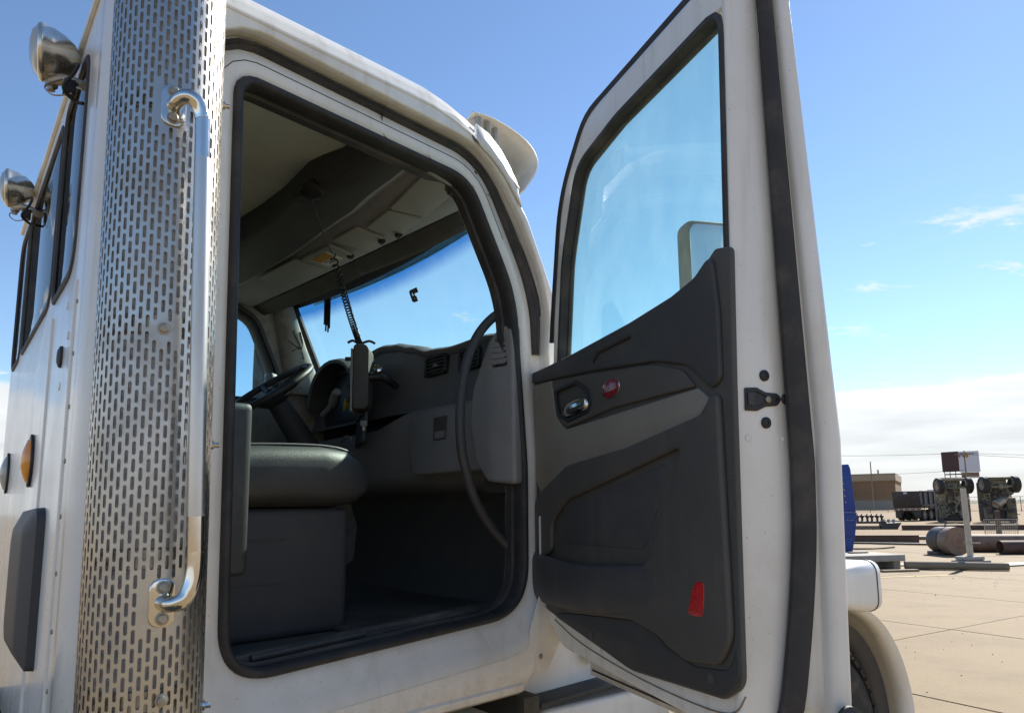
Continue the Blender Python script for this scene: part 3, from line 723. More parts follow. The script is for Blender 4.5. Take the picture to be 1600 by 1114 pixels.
# dash vents
for (u0, u1, v0, v1) in ((0.70,0.87,2.235,2.325),(0.45,0.60,2.22,2.31),(0.34,0.43,2.215,2.305)):
    fr = plate('dash_vent', fillet([(u0,v0,0.015),(u0,v1,0.015),(u1,v1,0.015),(u1,v0,0.015)], 4), [fillet([(u0+0.012,v0+0.012,0.008),(u0+0.012,v1-0.012,0.008),(u1-0.012,v1-0.012,0.008),(u1-0.012,v0+0.012,0.008)], 4)], DF, -0.008, 0.030, M['black'], dash, 0.004)
    for k in range(4):
        v = v0+0.022+(v1-v0-0.04)*k/3
        mb = MB(DF); mb.box((u0+0.012, v-0.003, 0.004), (u1-0.012, v+0.003, 0.024)); mb.build('vent_slat', M['black'], dash, 0)
    MB(DF).box(((u0+u1)/2-0.01, (v0+v1)/2-0.006, 0.012), ((u0+u1)/2+0.01, (v0+v1)/2+0.006, 0.031)).build('vent_tab', M['grey_plastic'], dash, bevel=0.002)
# right end panel of the dash with slatted demister vent
EP = axes((0,1,0), (0,0,1), (-1,0,0), (1.0,0,0))
slots = [fillet([(0.040+0.004*k,2.165+0.021*k,0.005),(0.040+0.003*k,2.177+0.021*k,0.005),(0.118-0.004*k,2.180+0.0215*k,0.005),(0.120-0.004*k,2.168+0.0215*k,0.005)], 3) for k in range(5)]
plate('dash_end_panel', fillet([(0.0,1.73,0.02),(0.0,2.325,0.03),(0.075,2.315,0.03),(0.135,2.27,0.04),(0.225,2.10,0.10),(0.245,1.98,0.1),(0.215,1.83,0.08),(0.15,1.745,0.04)], 7), slots, EP, -0.05, -0.004, M['grey_plastic'], truck, 0.014, 3)
plate('vent_backing', [(0.03,2.15),(0.03,2.29),(0.125,2.29),(0.125,2.15)], [], EP, -0.06, -0.055, M['black'], truck, 0.001)
mb = MB(); mb.box((1.06,0.045,1.70),(1.12,0.23,2.30)); mb.build('dash_end_block', M['plastic'], truck, bevel=0.02)
# kick panel and toe board
mb = MB(TT); mb.loft([[Vector((1.30,0.06,1.80)), Vector((1.30,2.05,1.80))], [Vector((1.38,0.06,1.55)), Vector((1.38,2.05,1.55))], [Vector((1.36,0.06,1.36)), Vector((1.36,2.05,1.36))], [Vector((1.22,0.06,1.262)), Vector((1.22,2.05,1.262))]], False)
mb.build('toe_board', M['floor'], truck, 60)
MB(TT).loft([[Vector((1.04,0.175,1.80)), Vector((1.38,0.17,1.80))], [Vector((1.06,0.18,1.26)), Vector((1.38,0.17,1.26))]], False).build('kick_panel', M['plastic'], truck, solid=0.01)
mb = MB(TT); mb.tube(spline([Vector((1.06,0.20,1.74)), Vector((1.07,0.195,1.6)), Vector((1.12,0.19,1.45)), Vector((1.2,0.19,1.33))], 6), 0.008, 8); mb.build('kick_panel_hose', M['rubber'], truck)

MB(TT).box((1.15,0.26,1.77),(1.40,2.03,2.29)).build('dash_core', M['black'], truck)
# instrument hood, cluster, switch panel, valve knob, column
mb = MB(TT); loops = []
for k in range(15):
    a = math.pi*k/14; y = 1.62 - 0.28*math.cos(a); z = 2.20 + 0.235*math.sin(a)**0.8
    loops.append([Vector((1.15,y,z)), Vector((1.02,y,z+0.006)), Vector((0.985,y,z-0.004)), Vector((0.99,1.62+(y-1.62)*0.94,z-0.02)), Vector((1.12,1.62+(y-1.62)*0.9,z-0.03))])
mb.loft(loops, False); mb.build('instrument_hood', M['plastic'], truck, 60)
plate('instrument_panel', fillet([(1.36,2.10,0.05),(1.36,2.38,0.1),(1.88,2.38,0.1),(1.88,2.10,0.05)], 6), [], DF, 0.03, 0.045, M['black'], truck, 0.004)
for u in (1.48, 1.62, 1.76):
    MB(DF).lathe([(0,0.055),(0.01,0.055),(0.012,0.048)], (u, 2.25, 0.045), (0,0,1), 24).build('gauge', M['plastic_trim'], truck)
SW = TT @ axes(Vector((-0.36,-0.93,0)).normalized(), Vector((0.10,0.0,0.99)).normalized(), Vector((-0.93,0.36,0.09)).normalized(), (0.985,1.22,2.19))
swp = plate('switch_panel', fillet([(-0.22,-0.24,0.03),(-0.22,0.16,0.03),(0.12,0.16,0.03),(0.12,-0.24,0.03)], 5), [], SW, -0.02, 0.0, M['plastic'], truck, 0.006)
for r_ in range(3):
    for k in range(6):
        mb = MB(SW); mb.box((-0.19+0.05*k, 0.09-0.10*r_, 0.0), (-0.152+0.05*k, 0.15-0.10*r_, 0.012)); mb.build('rocker_switch', M['grey_lid'] if r_ == 0 else M['plastic_trim'], swp, bevel=0.004)
MB(SW).lathe([(0,0.012),(0.03,0.012),(0.032,0.014),(0.055,0.020),(0.058,0.032),(0.066,0.033),(0.068,0.028)], (-0.165,-0.03,0.01), (0,0,1), 20).build('valve_knob', M['yellow'], swp, 40)
mb = MB(); mb.cyl((0.83,1.50,2.195), (1.12,1.50,1.81), 0.05, 0.075, 18); mb.build('steering_column', M['plastic'], truck)
mb = MB(TT); mb.tube(spline([Vector((0.90,1.50,2.12)), Vector((0.90,1.42,2.15)), Vector((0.89,1.34,2.20)), Vector((0.885,1.30,2.21))], 4), [0.012]*6+[0.018]*7, 10); mb.build('column_lever', M['grey_lid'], truck)
mb = MB(TT); mb.tube(spline([Vector((0.98,1.46,1.98)), Vector((0.97,1.38,2.0)), Vector((0.96,1.30,1.99))], 4), 0.01, 8); mb.build('gear_lever', M['grey_plastic'], truck)
# steering wheel
cw = t3(0.80-0.145, 1.52+0.08, 2.23); cw = Vector((0.80, 1.50, 2.235))
nw = Vector((-0.60, 0.0, 0.80)); aw = Vector((0.80, 0, 0.60)); bw = Vector((0, 1, 0))
mb = MB()
ring = [cw + (aw*math.cos(t) + bw*math.sin(t))*0.225 for t in [2*math.pi*k/48 for k in range(48)]]
loops = []
for k in range(48):
    rad = (ring[k]-cw).normalized()
    loops.append([ring[k] + (rad*math.cos(t) + nw*math.sin(t))*0.0165 for t in [2*math.pi*j/10 for j in range(10)]])
mb.loft(loops, True, ring=True); whl = mb.build('steering_wheel', M['vinyl'], truck, 60)
MB().lathe([(-0.05,0.05),(-0.02,0.09),(0.0,0.095),(0.012,0.08),(0.016,0.01)], cw - nw*0.03, nw, 24).build('wheel_hub', M['plastic'], whl, 50)
for a in (-0.35, math.pi+0.35, math.pi/2*1.0+math.pi):
    d = aw*math.cos(a+math.pi/2) + bw*math.sin(a+math.pi/2)
    mb = MB(); mb.tube([cw - nw*0.03 + d*0.07, cw - nw*0.02 + d*0.15, cw + d*0.222], [0.024,0.018,0.014], 10); mb.build('wheel_spoke', M['plastic'], whl)
MB().lathe([(0,0.03),(0.02,0.036),(0.045,0.03),(0.055,0.01)], Vector((1.02,1.90,2.36)), (-0.9,-0.3,0.2), 16).build('pillar_speaker', M['grey_plastic'], truck)

# ---- floor, sill plate, seat
MB(TT).box((-0.31,0.10,1.235),(1.40,2.04,1.262)).build('cab_floor', M['floor'], truck)
plate('floor_rubber_mat', fillet([(0.48,0.16,0.04),(1.20,0.14,0.04),(1.20,0.95,0.04),(0.48,0.95,0.04)], 5), [], axes((1,0,0),(0,1,0),(0,0,1)), 1.263, 1.278, M['rubber_dusty'], truck, 0.004)
mb = MB(); loops = []
for s_ in (-0.02, 0.3, 0.7, 1.0):
    zb = 1.232 + 0.055*(s_+0.06)
    loops.append([Vector((s_, 0.040, zb-0.015)), Vector((s_, 0.042, zb+0.010)), Vector((s_, 0.05, zb+0.016)), Vector((s_, 0.09, zb+0.014)), Vector((s_, 0.098, zb+0.034)), Vector((s_, 0.12, zb+0.036)), Vector((s_, 0.15, zb+0.02)), Vector((s_, 0.18, zb+0.0))])
mb.loft(loops, False); mb.build('sill_plate', M['sill'], truck, 35)
mb = MB(); mb.tube([(0.10,0.075,1.266),(0.45,0.078,1.285)], 0.009, 8); mb.build('sill_trim_strip', M['plastic'], truck)
mb = MB(); mb.box((-0.10,0.30,1.262),(0.525,0.76,1.655)); sb = mb.build('seat_base', M['plastic'], truck, bevel=0.025, seg=3)
mb = MB(); mb.box((0.03,0.288,1.50),(0.10,0.299,1.512)); mb.box((0.12,0.290,1.485),(0.17,0.299,1.495)); mb.build('base_scuff_trim', M['dull_metal'], truck)
mb = MB(); loops = []
for x, zb, zt in ((-0.15,1.66,1.83),(0.0,1.655,1.845),(0.2,1.652,1.862),(0.40,1.652,1.868),(0.50,1.655,1.855),(0.555,1.665,1.825),(0.582,1.69,1.785),(0.588,1.715,1.755)):
    c_, h_ = (zb+zt)/2, (zt-zb)/2; ins = 0.0 if x < 0.5 else (x-0.5)*0.5
    loops.append([Vector((x, 0.52+ (0.28-ins)*(abs(math.cos(a))**0.45)*(1 if math.cos(a)>0 else -1), c_ + h_*(abs(math.sin(a))**0.55)*(1 if math.sin(a)>0 else -1))) for a in [2*math.pi*k/36 for k in range(36)]])
mb.loft(loops, True, True, True); cush = mb.build('seat_cushion', M['vinyl'], truck, 70)
for j in (5, 13):                             # piping along both upper edges of the cushion
    mb = MB(); mb.tube(spline([lp[j] + Vector((0, 0.002 if j < 9 else -0.002, 0.002)) for lp in loops], 4), 0.0045, 6); mb.build('cushion_piping', M['plastic'], cush)
mb = MB(); mb.tube(spline([lp[23] for lp in loops[:6]], 4), 0.003, 5); mb.build('cushion_seam', M['black'], cush)
mb = MB(); mb.box((-0.165,0.28,1.75),(-0.04,0.80,2.60), Matrix.Rotation(R(-8),3,'Y')); mb.build('seat_backrest', M['vinyl'], truck, 60, bevel=0.06, seg=4)
mb = MB(); mb.box((-0.06,0.175,1.47),(0.128,0.225,1.955)); mb.build('seat_side_bolster', M['vinyl'], truck, 60, bevel=0.022, seg=4)
for z in (1.555, 1.425):
    mb = MB(); mb.tube([(0.09,0.297,z),(0.20,0.297,z+0.006),(0.30,0.297,z+0.004)], 0.0022, 6); mb.build('seat_base_seam', M['plastic_trim'], truck)

# ---- interior grab handle on the right pillar
gp = [(1.085,0.055,2.40),(1.05,0.07,2.395),(1.00,0.095,2.355),(0.945,0.10,2.30),(0.90,0.10,2.235),(0.866,0.10,2.155),(0.845,0.10,2.06),(0.838,0.10,1.96),(0.844,0.10,1.86),(0.862,0.10,1.79),(0.90,0.10,1.69),(0.96,0.10,1.605),(1.03,0.09,1.53),(1.08,0.07,1.49)]
mb = MB(); mb.tube(spline([Vector(p) for p in gp], 4), [0.016]*8 + [0.0175]*45, 12); mb.build('pillar_grab_handle', M['plastic'], truck, 60)
MB().lathe([(0,0.034),(0.012,0.034),(0.03,0.022)], (1.085,0.045,2.405), (-0.85,0.3,0.05), 16).build('handle_mount', M['plastic'], truck)

# ---- front end: hood, cowl, fender, headlamp pod, wheel
mb = MB(TT); loops = []
for x, hw, zt in ((1.425,0.88,2.20),(1.6,0.87,2.19),(2.2,0.84,2.13),(2.8,0.80,2.03),(3.02,0.78,1.93)):
    lp = []
    for y, z in ((0.0,1.05),(0.0,1.60),(0.04,zt-0.18),(0.14,zt-0.05),(0.35,zt),(1.0,zt+0.03)):
        lp.append(Vector((x, 1.07-hw*(1-y), z)))
    lp += [Vector((x, 2.14-p.y, p.z)) for p in reversed(lp)]
    loops.append(lp)
mb.loft(loops, False, ); mb.build('hood', M['white_front'], truck, 40, solid=0.006)
# cowl side panel between cab and hood
plate('cowl_panel', fillet([(1.02,0.985,0.01),(1.02,1.30,0.02),(1.30,1.70,0.05),(1.62,1.70,0.05),(1.62,0.955,0.02)], 5), [], SIDE, -0.12, -0.085, M['white_front'], truck, 0.006)
# battery box / step fairing under the cab
sb_ = plate('step_box', fillet([(1.12,0.45,0.03),(1.12,0.94,0.07),(1.95,0.90,0.03),(1.95,0.45,0.03)], 8), [], SIDE, -0.55, -0.02, M['white_front'], truck, 0.02, 3)
MB().box((1.10,-0.022,0.962),(2.0,0.60,0.980)).build('gap_shade_plate', M['chassis'], truck, bevel=0.006)  # added dark plate standing in for the shaded gap; blocks sun on the box
MB().box((0.55,0.04,0.60),(0.92,0.40,0.94)).build('step_tank', M['alu'], truck, bevel=0.03, seg=3)
MB(TT).box((-1.6,0.62,0.72),(3.0,0.72,1.0)).build('frame_rail', M['chassis'], truck, bevel=0.006)
MB(TT).box((-1.6,1.45,0.72),(3.0,1.55,1.0)).build('frame_rail', M['chassis'], truck, bevel=0.006)
for x in (-0.2, 0.30, 1.0):
    MB(TT).box((x,0.06,0.93),(x+0.07,2.1,1.02)).build('cab_crossmember', M['chassis'], truck, bevel=0.006)
MB().box((0.2,0.09,0.70),(0.62,0.50,0.97)).build('air_tank_bracket', M['chassis'], truck, bevel=0.02)
MB(TT).lathe([(-0.02,0.10),(0,0.14),(0.5,0.14),(0.52,0.10)], (-0.9,0.35,0.82), (1,0,0), 20).build('air_tank', M['chassis'], truck, 40)
# fender: flared arch over the wheel
ax_c = (2.55, 0.585)
mb = MB(TT); loops = []
for k in range(25):
    a = R(160 - 172*k/24)
    ca, sa = math.cos(a), math.sin(a)
    ex = 0.68 if ca > 0 else 0.66
    def pt_(r, y, rz=1.0): return Vector((ax_c[0] + ca*r*1.0, y, ax_c[1] + sa*r*rz))
    loops.append([pt_(0.598,-0.195), pt_(0.606,-0.255), pt_(0.624,-0.266), pt_(0.645,-0.235), pt_(0.672,-0.15), pt_(0.685,-0.02), pt_(0.69,0.20), pt_(0.67,0.24)])
mb.loft(loops, False); fen = mb.build('fender', M['white_front'], truck, 60, solid=0.008)
mb = MB(TT); loops = []
for k in range(18):
    a = R(120 - 128*k/17); ca, sa = math.cos(a), math.sin(a)
    loops.append([Vector((ax_c[0]+ca*r, y, ax_c[1]+sa*r)) for r, y in ((0.555,-0.18),(0.50,-0.12),(0.52,0.0),(0.56,0.14))])
mb.loft(loops, False); mb.build('fender_liner', M['plastic'], fen, 60, solid=0.006)
mb = MB(TT); loops = []
for k in range(12):
    a = R(58 - 62*k/11); ca, sa = math.cos(a), math.sin(a)
    loops.append([Vector((ax_c[0]+ca*r, y, ax_c[1]+sa*r)) for r, y in ((0.47,-0.10),(0.47,-0.115),(0.495,-0.115),(0.495,-0.10))])
mb.loft(loops, True, True, True); mb.build('liner_edge', M['white_jamb'], fen, 40)
# headlamp pod seen from behind
mb = MB(TT); loops = []
for x, s_ in ((2.50,0.30),(2.58,0.72),(2.68,0.94),(2.77,1.0),(2.84,0.99),(2.865,0.93),(2.872,0.80)):
    lp = []
    for p in fillet([(-0.17,-0.115,0.06),(0.15,-0.115,0.06),(0.15,0.115,0.06),(-0.17,0.115,0.06)], 5):
        lp.append(Vector((x, -0.14 + p[0]*s_, 1.275 + p[1]*s_)))
    loops.append(lp)
mb.loft(loops, True, True, True); pod = mb.build('headlamp_pod', M['white_front'], truck, 45)
lp = [Vector((2.80, -0.14+p[0]*1.004, 1.275+p[1]*1.004)) for p in fillet([(-0.17,-0.115,0.06),(0.15,-0.115,0.06),(0.15,0.115,0.06),(-0.17,0.115,0.06)], 5)]
mb = MB(TT); mb.tube(lp + [lp[0]], 0.0026, 6); mb.build('pod_seam', M['rubber'], pod)
MB(TT).cyl((2.70,-0.10,1.20), (2.66,0.05,1.12), 0.03, 0.04, 12).build('pod_stalk', M['dull_metal'], pod)
# wheel
def wheel(cx, cy, cz, r, w, name='front_wheel'):
    prof = [(-w/2,r*0.62),(-w/2,r*0.80),(-w/2+0.015,r*0.93),(-w/2+0.045,r*0.985),(-w/2+0.06,r),(w/2-0.06,r),(w/2-0.045,r*0.985),(w/2-0.015,r*0.93),(w/2,r*0.80),(w/2,r*0.62)]
    ty = MB(TT).lathe(prof, (cx,cy,cz), (0,1,0), 56, False).build(name, M['tyre'], truck, 50)
    MB(TT).lathe([(-w/2+0.01,r*0.63),(-w/2+0.0,r*0.55),(-w/2+0.10,r*0.50),(-w/2+0.12,r*0.25),(-w/2+0.02,r*0.22),(-w/2+0.0,r*0.10),(-w/2,0.001)], (cx,cy,cz), (0,1,0), 40, False).build('wheel_rim', M['alu'], ty, 40)
    for k in range(44):
        a = 2*math.pi*k/44
        for sgn in (-1, 1):
            mb = MB(TT) if (k == 0 and sgn == -1) else mb
            c = Vector((cx+math.cos(a)*r*1.002, cy+sgn*w*0.30, cz+math.sin(a)*r*1.002))
            rot = Matrix.Rotation(-a, 3, 'Y')
            mb.box(tuple(c-Vector((0.010,w*0.13,0.024))), tuple(c+Vector((0.010,w*0.13,0.024))), rot, tuple(c))
    o = mb.build('tread_blocks', M['tyre'], ty, 30); o['kind'] = 'stuff'
wheel(2.55, -0.02, 0.52, 0.50, 0.30)

# ---- driver's mirror beyond the left window
def mirror_box(Mx, w, h, d, parent, nm):
    o = plate(nm, fillet([(-w,-h,0.05),(-w,h,0.05),(w,h,0.05),(w,-h,0.05)], 6), [], Mx, 0.0, d, M['plastic'], parent, 0.018, 3)
    return o
ml = TT @ axes(Vector((0.35,0.93,0)).normalized(), (0,0,1), Vector((0.93,-0.35,0)).normalized(), (0.90,2.52,2.47))
o = mirror_box(ml, 0.13, 0.20, 0.07, truck, 'driver_mirror')
plate('mirror_glass', fillet([(-0.115,-0.185,0.04),(-0.115,0.185,0.04),(0.115,0.185,0.04),(0.115,-0.185,0.04)], 6), [], ml, -0.006, -0.002, M['mirror'], o, 0.001)
mb = MB(TT); mb.tube([(0.98,2.55,2.60),(1.0,2.3,2.56),(1.0,2.12,2.50)], 0.012, 8); mb.tube([(0.98,2.55,2.33),(1.0,2.3,2.33),(1.0,2.12,2.33)], 0.012, 8); mb.build('mirror_arm', M['chrome'], o)

# ================================================================== EXHAUST STACK (part of the truck)
SX, SY, SR = -0.262, -0.213, 0.114
pipe = MB().lathe([(0.55,0.102),(3.5,0.102)], (SX,SY,0), (0,0,1), 40).build('exhaust_stack', M['pipe'], truck, 60)
for z in (1.30, 1.56, 2.02, 2.50):
    MB().lathe([(z-0.02,0.103),(z-0.018,0.107),(z+0.018,0.107),(z+0.02,0.103)], (SX,SY,0), (0,0,1), 40, False).build('pipe_band', M['dull_metal'], pipe, 40)
NC, HP, Z0, NR = 54, 0.0335, 0.90, 62
solid_pts = [(-0.283,2.485),(-0.268,1.48),(-0.285,2.01)]
vs, fs, cache = [], [], {}
def V(a, z):
    key = (round((a % NC)*1000), round(z*20000))
    if key not in cache:
        t = 2*math.pi*(a % NC)/NC; cache[key] = len(vs)
        vs.append((SX + SR*math.cos(t), SY + SR*math.sin(t), z))
    return cache[key]
sw = 0.0034 / (2*math.pi*SR) * NC      # half slot width in columns
for c in range(NC):
    for r_ in range(NR):
        zb = Z0 + HP*r_ + (HP/2 if c % 2 else 0); zm, zt = zb + HP/2, zb + HP; am = c + 0.5
        BL, BM, BR = V(c,zb), V(am,zb), V(c+1,zb); ML, MR = V(c,zm), V(c+1,zm); TL, TM, TR = V(c,zt), V(am,zt), V(c+1,zt)
        ta = 2*math.pi*am/NC
        px, py = SX + SR*math.cos(ta), SY + SR*math.sin(ta)
        if any(abs(px-qx) < (0.034 if i < 2 else 0.024) and py < SY and abs(zm-qz) < (0.056 if i < 2 else 0.026) for i, (qx, qz) in enumerate(solid_pts)):
            fs += [(BL,BM,BR,MR,TR,TM,TL,ML)]; continue
        # slots shortened beside the seam band
        hz = 0.0098
        b = [V(am + sw*math.cos(R(d)), zm - hz + 0.0034*math.sin(R(d))) for d in (180,225,270,315,360)]
        t = [V(am + sw*math.cos(R(d)), zm + hz + 0.0034*math.sin(R(d))) for d in (0,45,90,135,180)]
        fs += [(BL,BM,b[2],b[1]),(BL,b[1],b[0]),(BL,b[0],ML),(ML,b[0],t[4]),(ML,t[4],TL),(TL,t[4],t[3]),(TL,t[3],t[2],TM),(TM,t[2],t[1],TR),(TR,t[1],t[0]),(TR,t[0],MR),(MR,t[0],b[4]),(MR,b[4],BR),(BR,b[4],b[3]),(BR,b[3],b[2],BM)]
me = bpy.data.meshes.new('heat_shield'); me.from_pydata(vs, [], fs)
sh = finish('heat_shield', me, M['steel'], pipe, 60)
md = sh.modifiers.new('solid', 'SOLIDIFY'); md.thickness = 0.0022; md.offset = -1
md = sh.modifiers.new('split', 'EDGE_SPLIT'); md.split_angle = R(35)
# seam strap down the outer left side of the shield
def surf(t, z, r=SR): return Vector((SX + r*math.cos(t), SY + r*math.sin(t), z))
HS = Vector((0, 0.0175, 0))
# grab handle on the shield
hb = (Vector((-0.286,-0.345,2.485)) + HS, Vector((-0.268,-0.346,1.478)) + HS)
hp = [hb[0], Vector((-0.285,-0.372,2.487)), Vector((-0.279,-0.393,2.487)), Vector((-0.268,-0.403,2.483)), Vector((-0.256,-0.405,2.468)), Vector((-0.249,-0.405,2.445)), Vector((-0.247,-0.404,2.41)), Vector((-0.240,-0.403,2.05)), Vector((-0.232,-0.402,1.62)), Vector((-0.231,-0.402,1.57)), Vector((-0.233,-0.402,1.53)), Vector((-0.241,-0.401,1.498)), Vector((-0.252,-0.395,1.482)), Vector((-0.262,-0.375,1.477)), hb[1]]
hp = [p if i in (0, len(hp)-1) else p + HS for i, p in enumerate(hp)]
mb = MB(); mb.tube(spline(hp, 6), 0.0150, 16); mb.build('grab_handle', M['chrome'], pipe, 60)
mb = MB(); mb.tube([p + HS for p in (Vector((-0.2455,-0.404,2.36)), Vector((-0.240,-0.403,2.05)), Vector((-0.2325,-0.402,1.64)))], 0.0159, 20); mb.build('handle_grip', M['alu'], pipe, 60)
for b in hb:
    nrm = Vector((b.x-SX, b.y-SY, 0)).normalized(); tx = Vector((-nrm.y, nrm.x, 0))
    Mx = axes(tx, (0,0,1), nrm, tuple(b - nrm*0.004))
    ovl = fillet([(-0.024,-0.045,0.023),(0.024,-0.045,0.023),(0.024,0.045,0.023),(-0.024,0.045,0.023)], 8)
    plate('handle_bracket', ovl, [], Mx, 0.001, 0.006, M['chrome'], pipe, 0.002)
    for s_ in (-1, 1):
        MB(Mx).lathe([(0.006,0.013),(0.0075,0.013),(0.008,0.0095),(0.014,0.009),(0.0155,0.007)], (0.0,0.029*s_,0), (0,0,1), 6 if False else 12).build('bracket_bolt', M['dull_metal'], pipe, 35)
for (x, z) in ((-0.285,2.01),(-0.262,1.30)):
    y = SY - math.sqrt(SR**2-(x-SX)**2); nrm = Vector((x-SX, y-SY, 0)).normalized()
    MB().lathe([(0,0.0125),(0.002,0.0125),(0.0025,0.009),(0.007,0.0085),(0.008,0.006)], (x,y,z), nrm, 12).build('shield_bolt', M['dull_metal'], pipe, 35)
# stand-off clamps between cab and stack, with bolt ends
for z in (1.10, 2.02, 2.66):
    MB().box((-0.285,-0.09,z-0.03),(-0.235,-0.046,z+0.03)).build('stack_clamp', M['dull_metal'], pipe, bevel=0.004)
for (t, z) in ((R(-22),2.57),(R(-20),1.79),(R(-25),1.26)):
    p = surf(t, z); d = Vector((math.cos(t), math.sin(t), 0))
    MB().lathe([(-0.002,0.010),(0.004,0.010),(0.005,0.006),(0.015,0.006)], p, d, 10).build('shield_stud', M['chrome'], pipe, 35)

# the whole stack leans about one degree
for o in [pipe] + list(pipe.children):
    for v in o.data.vertices:
        dx = -0.0150*(v.co.z - 1.62); v.co.x += 0.713*dx; v.co.y -= 0.701*dx

# ================================================================== PASSENGER DOOR (part of the truck)
# local frame: x from hinge to latch edge, y outward, z up
DOOR_IN = axes((1,0,0), (0,0,1), (0,-1,0))           # w = into the cab (toward the camera)
dout = fillet([(-0.052,1.33,0.05),(0.14,1.185,0.20),(1.055,1.135,0.09),(1.090,1.80,0.5),(1.150,2.945,0.08),(0.42,2.938,0.16),(0.22,2.74,0.4),(0.138,2.32,0.2),(0.118,2.19,0.02),(-0.045,2.135,0.02)], 8)
dwin = fillet([(0.176,2.12,0.02),(0.232,2.50,0.4),(0.355,2.792,0.12),(0.62,2.828,0.4),(1.122,2.836,0.05),(1.090,2.12,0.02)], 8)
dN = resample(dout, 170); wN = resample(dwin, 120)
# lower door box
door = plate('passenger_door', fillet([(-0.052,1.33,0.05),(0.14,1.185,0.20),(1.036,1.1365,0.0),(1.036,2.162,0.0),(0.118,2.162,0.0),(-0.045,2.135,0.02)], 8), [], DOOR_IN, -0.165, 0.0, M['white_door'], truck, 0.010, 3)
door.location = (1.14, 0.0, 0.0); door.rotation_euler = (0, 0, R(180 + 67))
# latch pillar, full height
plate('latch_pillar', fillet([(1.034,1.137,0.0),(1.056,1.1355,0.05),(1.090,1.80,0.5),(1.150,2.945,0.04),(1.128,2.945,0.0),(1.097,2.166,0.0),(1.034,2.166,0.0)], 8), [], DOOR_IN, -0.165, 0.0015, M['white_door'], door, 0.009, 3)
# slim window frame: front bar and top bar
fo = [(0.116,2.10,0.0),(0.138,2.32,0.2),(0.22,2.74,0.4),(0.42,2.938,0.16),(1.129,2.945,0.0)]
fi = [(1.126,2.838,0.0),(0.62,2.829,0.4),(0.355,2.793,0.12),(0.232,2.50,0.4),(0.174,2.10,0.0)]
plate('window_frame', fillet(fo + fi, 8), [], DOOR_IN, -0.045, 0.0, M['white_door'], door, 0.010, 3)
# outer skin
skin = plate('door_skin', fillet([(-0.10,1.30,0.05),(0.12,1.13,0.15),(1.105,1.082,0.08),(1.142,1.80,0.5),(1.202,3.0,0.03),(1.15,3.0,0.02),(1.108,2.17,0.02),(0.09,2.15,0.03),(-0.09,2.12,0.03)], 8), [], DOOR_IN, -0.275, -0.215, M['white_door'], door, 0.022, 4)
def part_run(cond):
    n = len(dN); ok = [i for i, p in enumerate(dN) if cond(p)]; s_ = set(ok)
    st = next(i for i in ok if (i-1) % n not in s_); out = []; i = st
    while i % n in s_: out.append(i % n); i += 1
    return out
run3 = part_run(lambda p: (p.x > 1.0 or p.y < 1.29) and p.x > 0.0)
def dl(off, y):
    q = offset(dN, off); return [Vector((q[k].x, y, q[k].y)) for k in run3]
mb = MB(); mb.loft([dl(-0.004,0.158), dl(0.012,0.168), dl(0.018,0.190), dl(0.022,0.222)], False)
mb.build('door_return_flange', M['white_door'], door, 60)
# bulb weatherstrip round the latch edge and bottom
mb = MB(); mb.loft([dl(0.008,0.146), dl(0.022,0.143), dl(0.032,0.156), dl(0.035,0.178), dl(0.032,0.197), dl(0.018,0.206)], False)
mb.build('door_weatherstrip', M['rubber_dusty'], door, 60)
# the door narrows outward toward its top (tumblehome of the cab side)
def taper(o):
    for v in o.data.vertices:
        if v.co.y > 0: v.co.y *= 1 - TAPER*max(0, v.co.z-1.75)/1.15
TAPER = 0.465
for o in [door] + list(door.children):
    taper(o)
    if o.name.startswith('door_weatherstrip'):
        for v in o.data.vertices:
            if v.co.z < 1.62: v.co.y -= 0.055*((1.62-v.co.z)/0.45)**1.6
# slim outer lip of the weatherstrip on the inner face of the window frame
run2 = part_run(lambda p: p.y > 2.22 and p.x < 1.10)
q0, q1 = offset(dN, 0.012), offset(dN, -0.004)
mb = MB(); mb.loft([[Vector((q1[k].x, -0.0015, q1[k].y)) for k in run2], [Vector((q0[k].x, -0.008, q0[k].y)) for k in run2], [Vector((q0[k].x+0.004, 0.012, q0[k].y)) for k in run2]], False)
mb.build('frame_lip_seal', M['rubber'], door, 60)
# glass run channel and glass
def wl2(off, y): return [Vector((p.x, y, p.y)) for p in offset(wN, off)]
mb = MB(); mb.loft([wl2(0.012,-0.002), wl2(0.008,-0.008), wl2(-0.004,-0.006), wl2(-0.008,0.004), wl2(-0.012,0.018), wl2(-0.019,0.020), wl2(-0.019,0.034), wl2(-0.006,0.036)])
mb.build('glass_run_channel', M['rubber_dusty'], door, 50)
plate('door_glass', offset(wN, -0.008), [], DOOR_IN, -0.030, -0.026, M['gl_door'], door, 0.001)

# --- trim, w measured toward the cab interior
def tp(name, poly, w0, w1, m, bevel=0.006, holes=(), seg=3):
    return plate(name, fillet(poly, 7), [fillet(h, 7) for h in holes], DOOR_IN, w0, w1, M[m], door, bevel, seg)
tp('trim_panel', [(-0.055,1.335,0.02),(0.085,1.295,0.03),(0.62,1.205,0.3),(1.02,1.222,0.05),(1.088,1.262,0.05),(1.100,1.60,0.3),(1.112,1.92,0.2),(1.128,2.235,0.02),(1.072,2.248,0.02),(1.00,2.205,0.08),(0.90,2.185,0.1),(0.69,2.168,0.2),(0.25,2.150,0.02),(-0.045,2.148,0.01),(-0.058,1.9,0.2)], 0.001, 0.016, 'plastic_trim', 0.005)
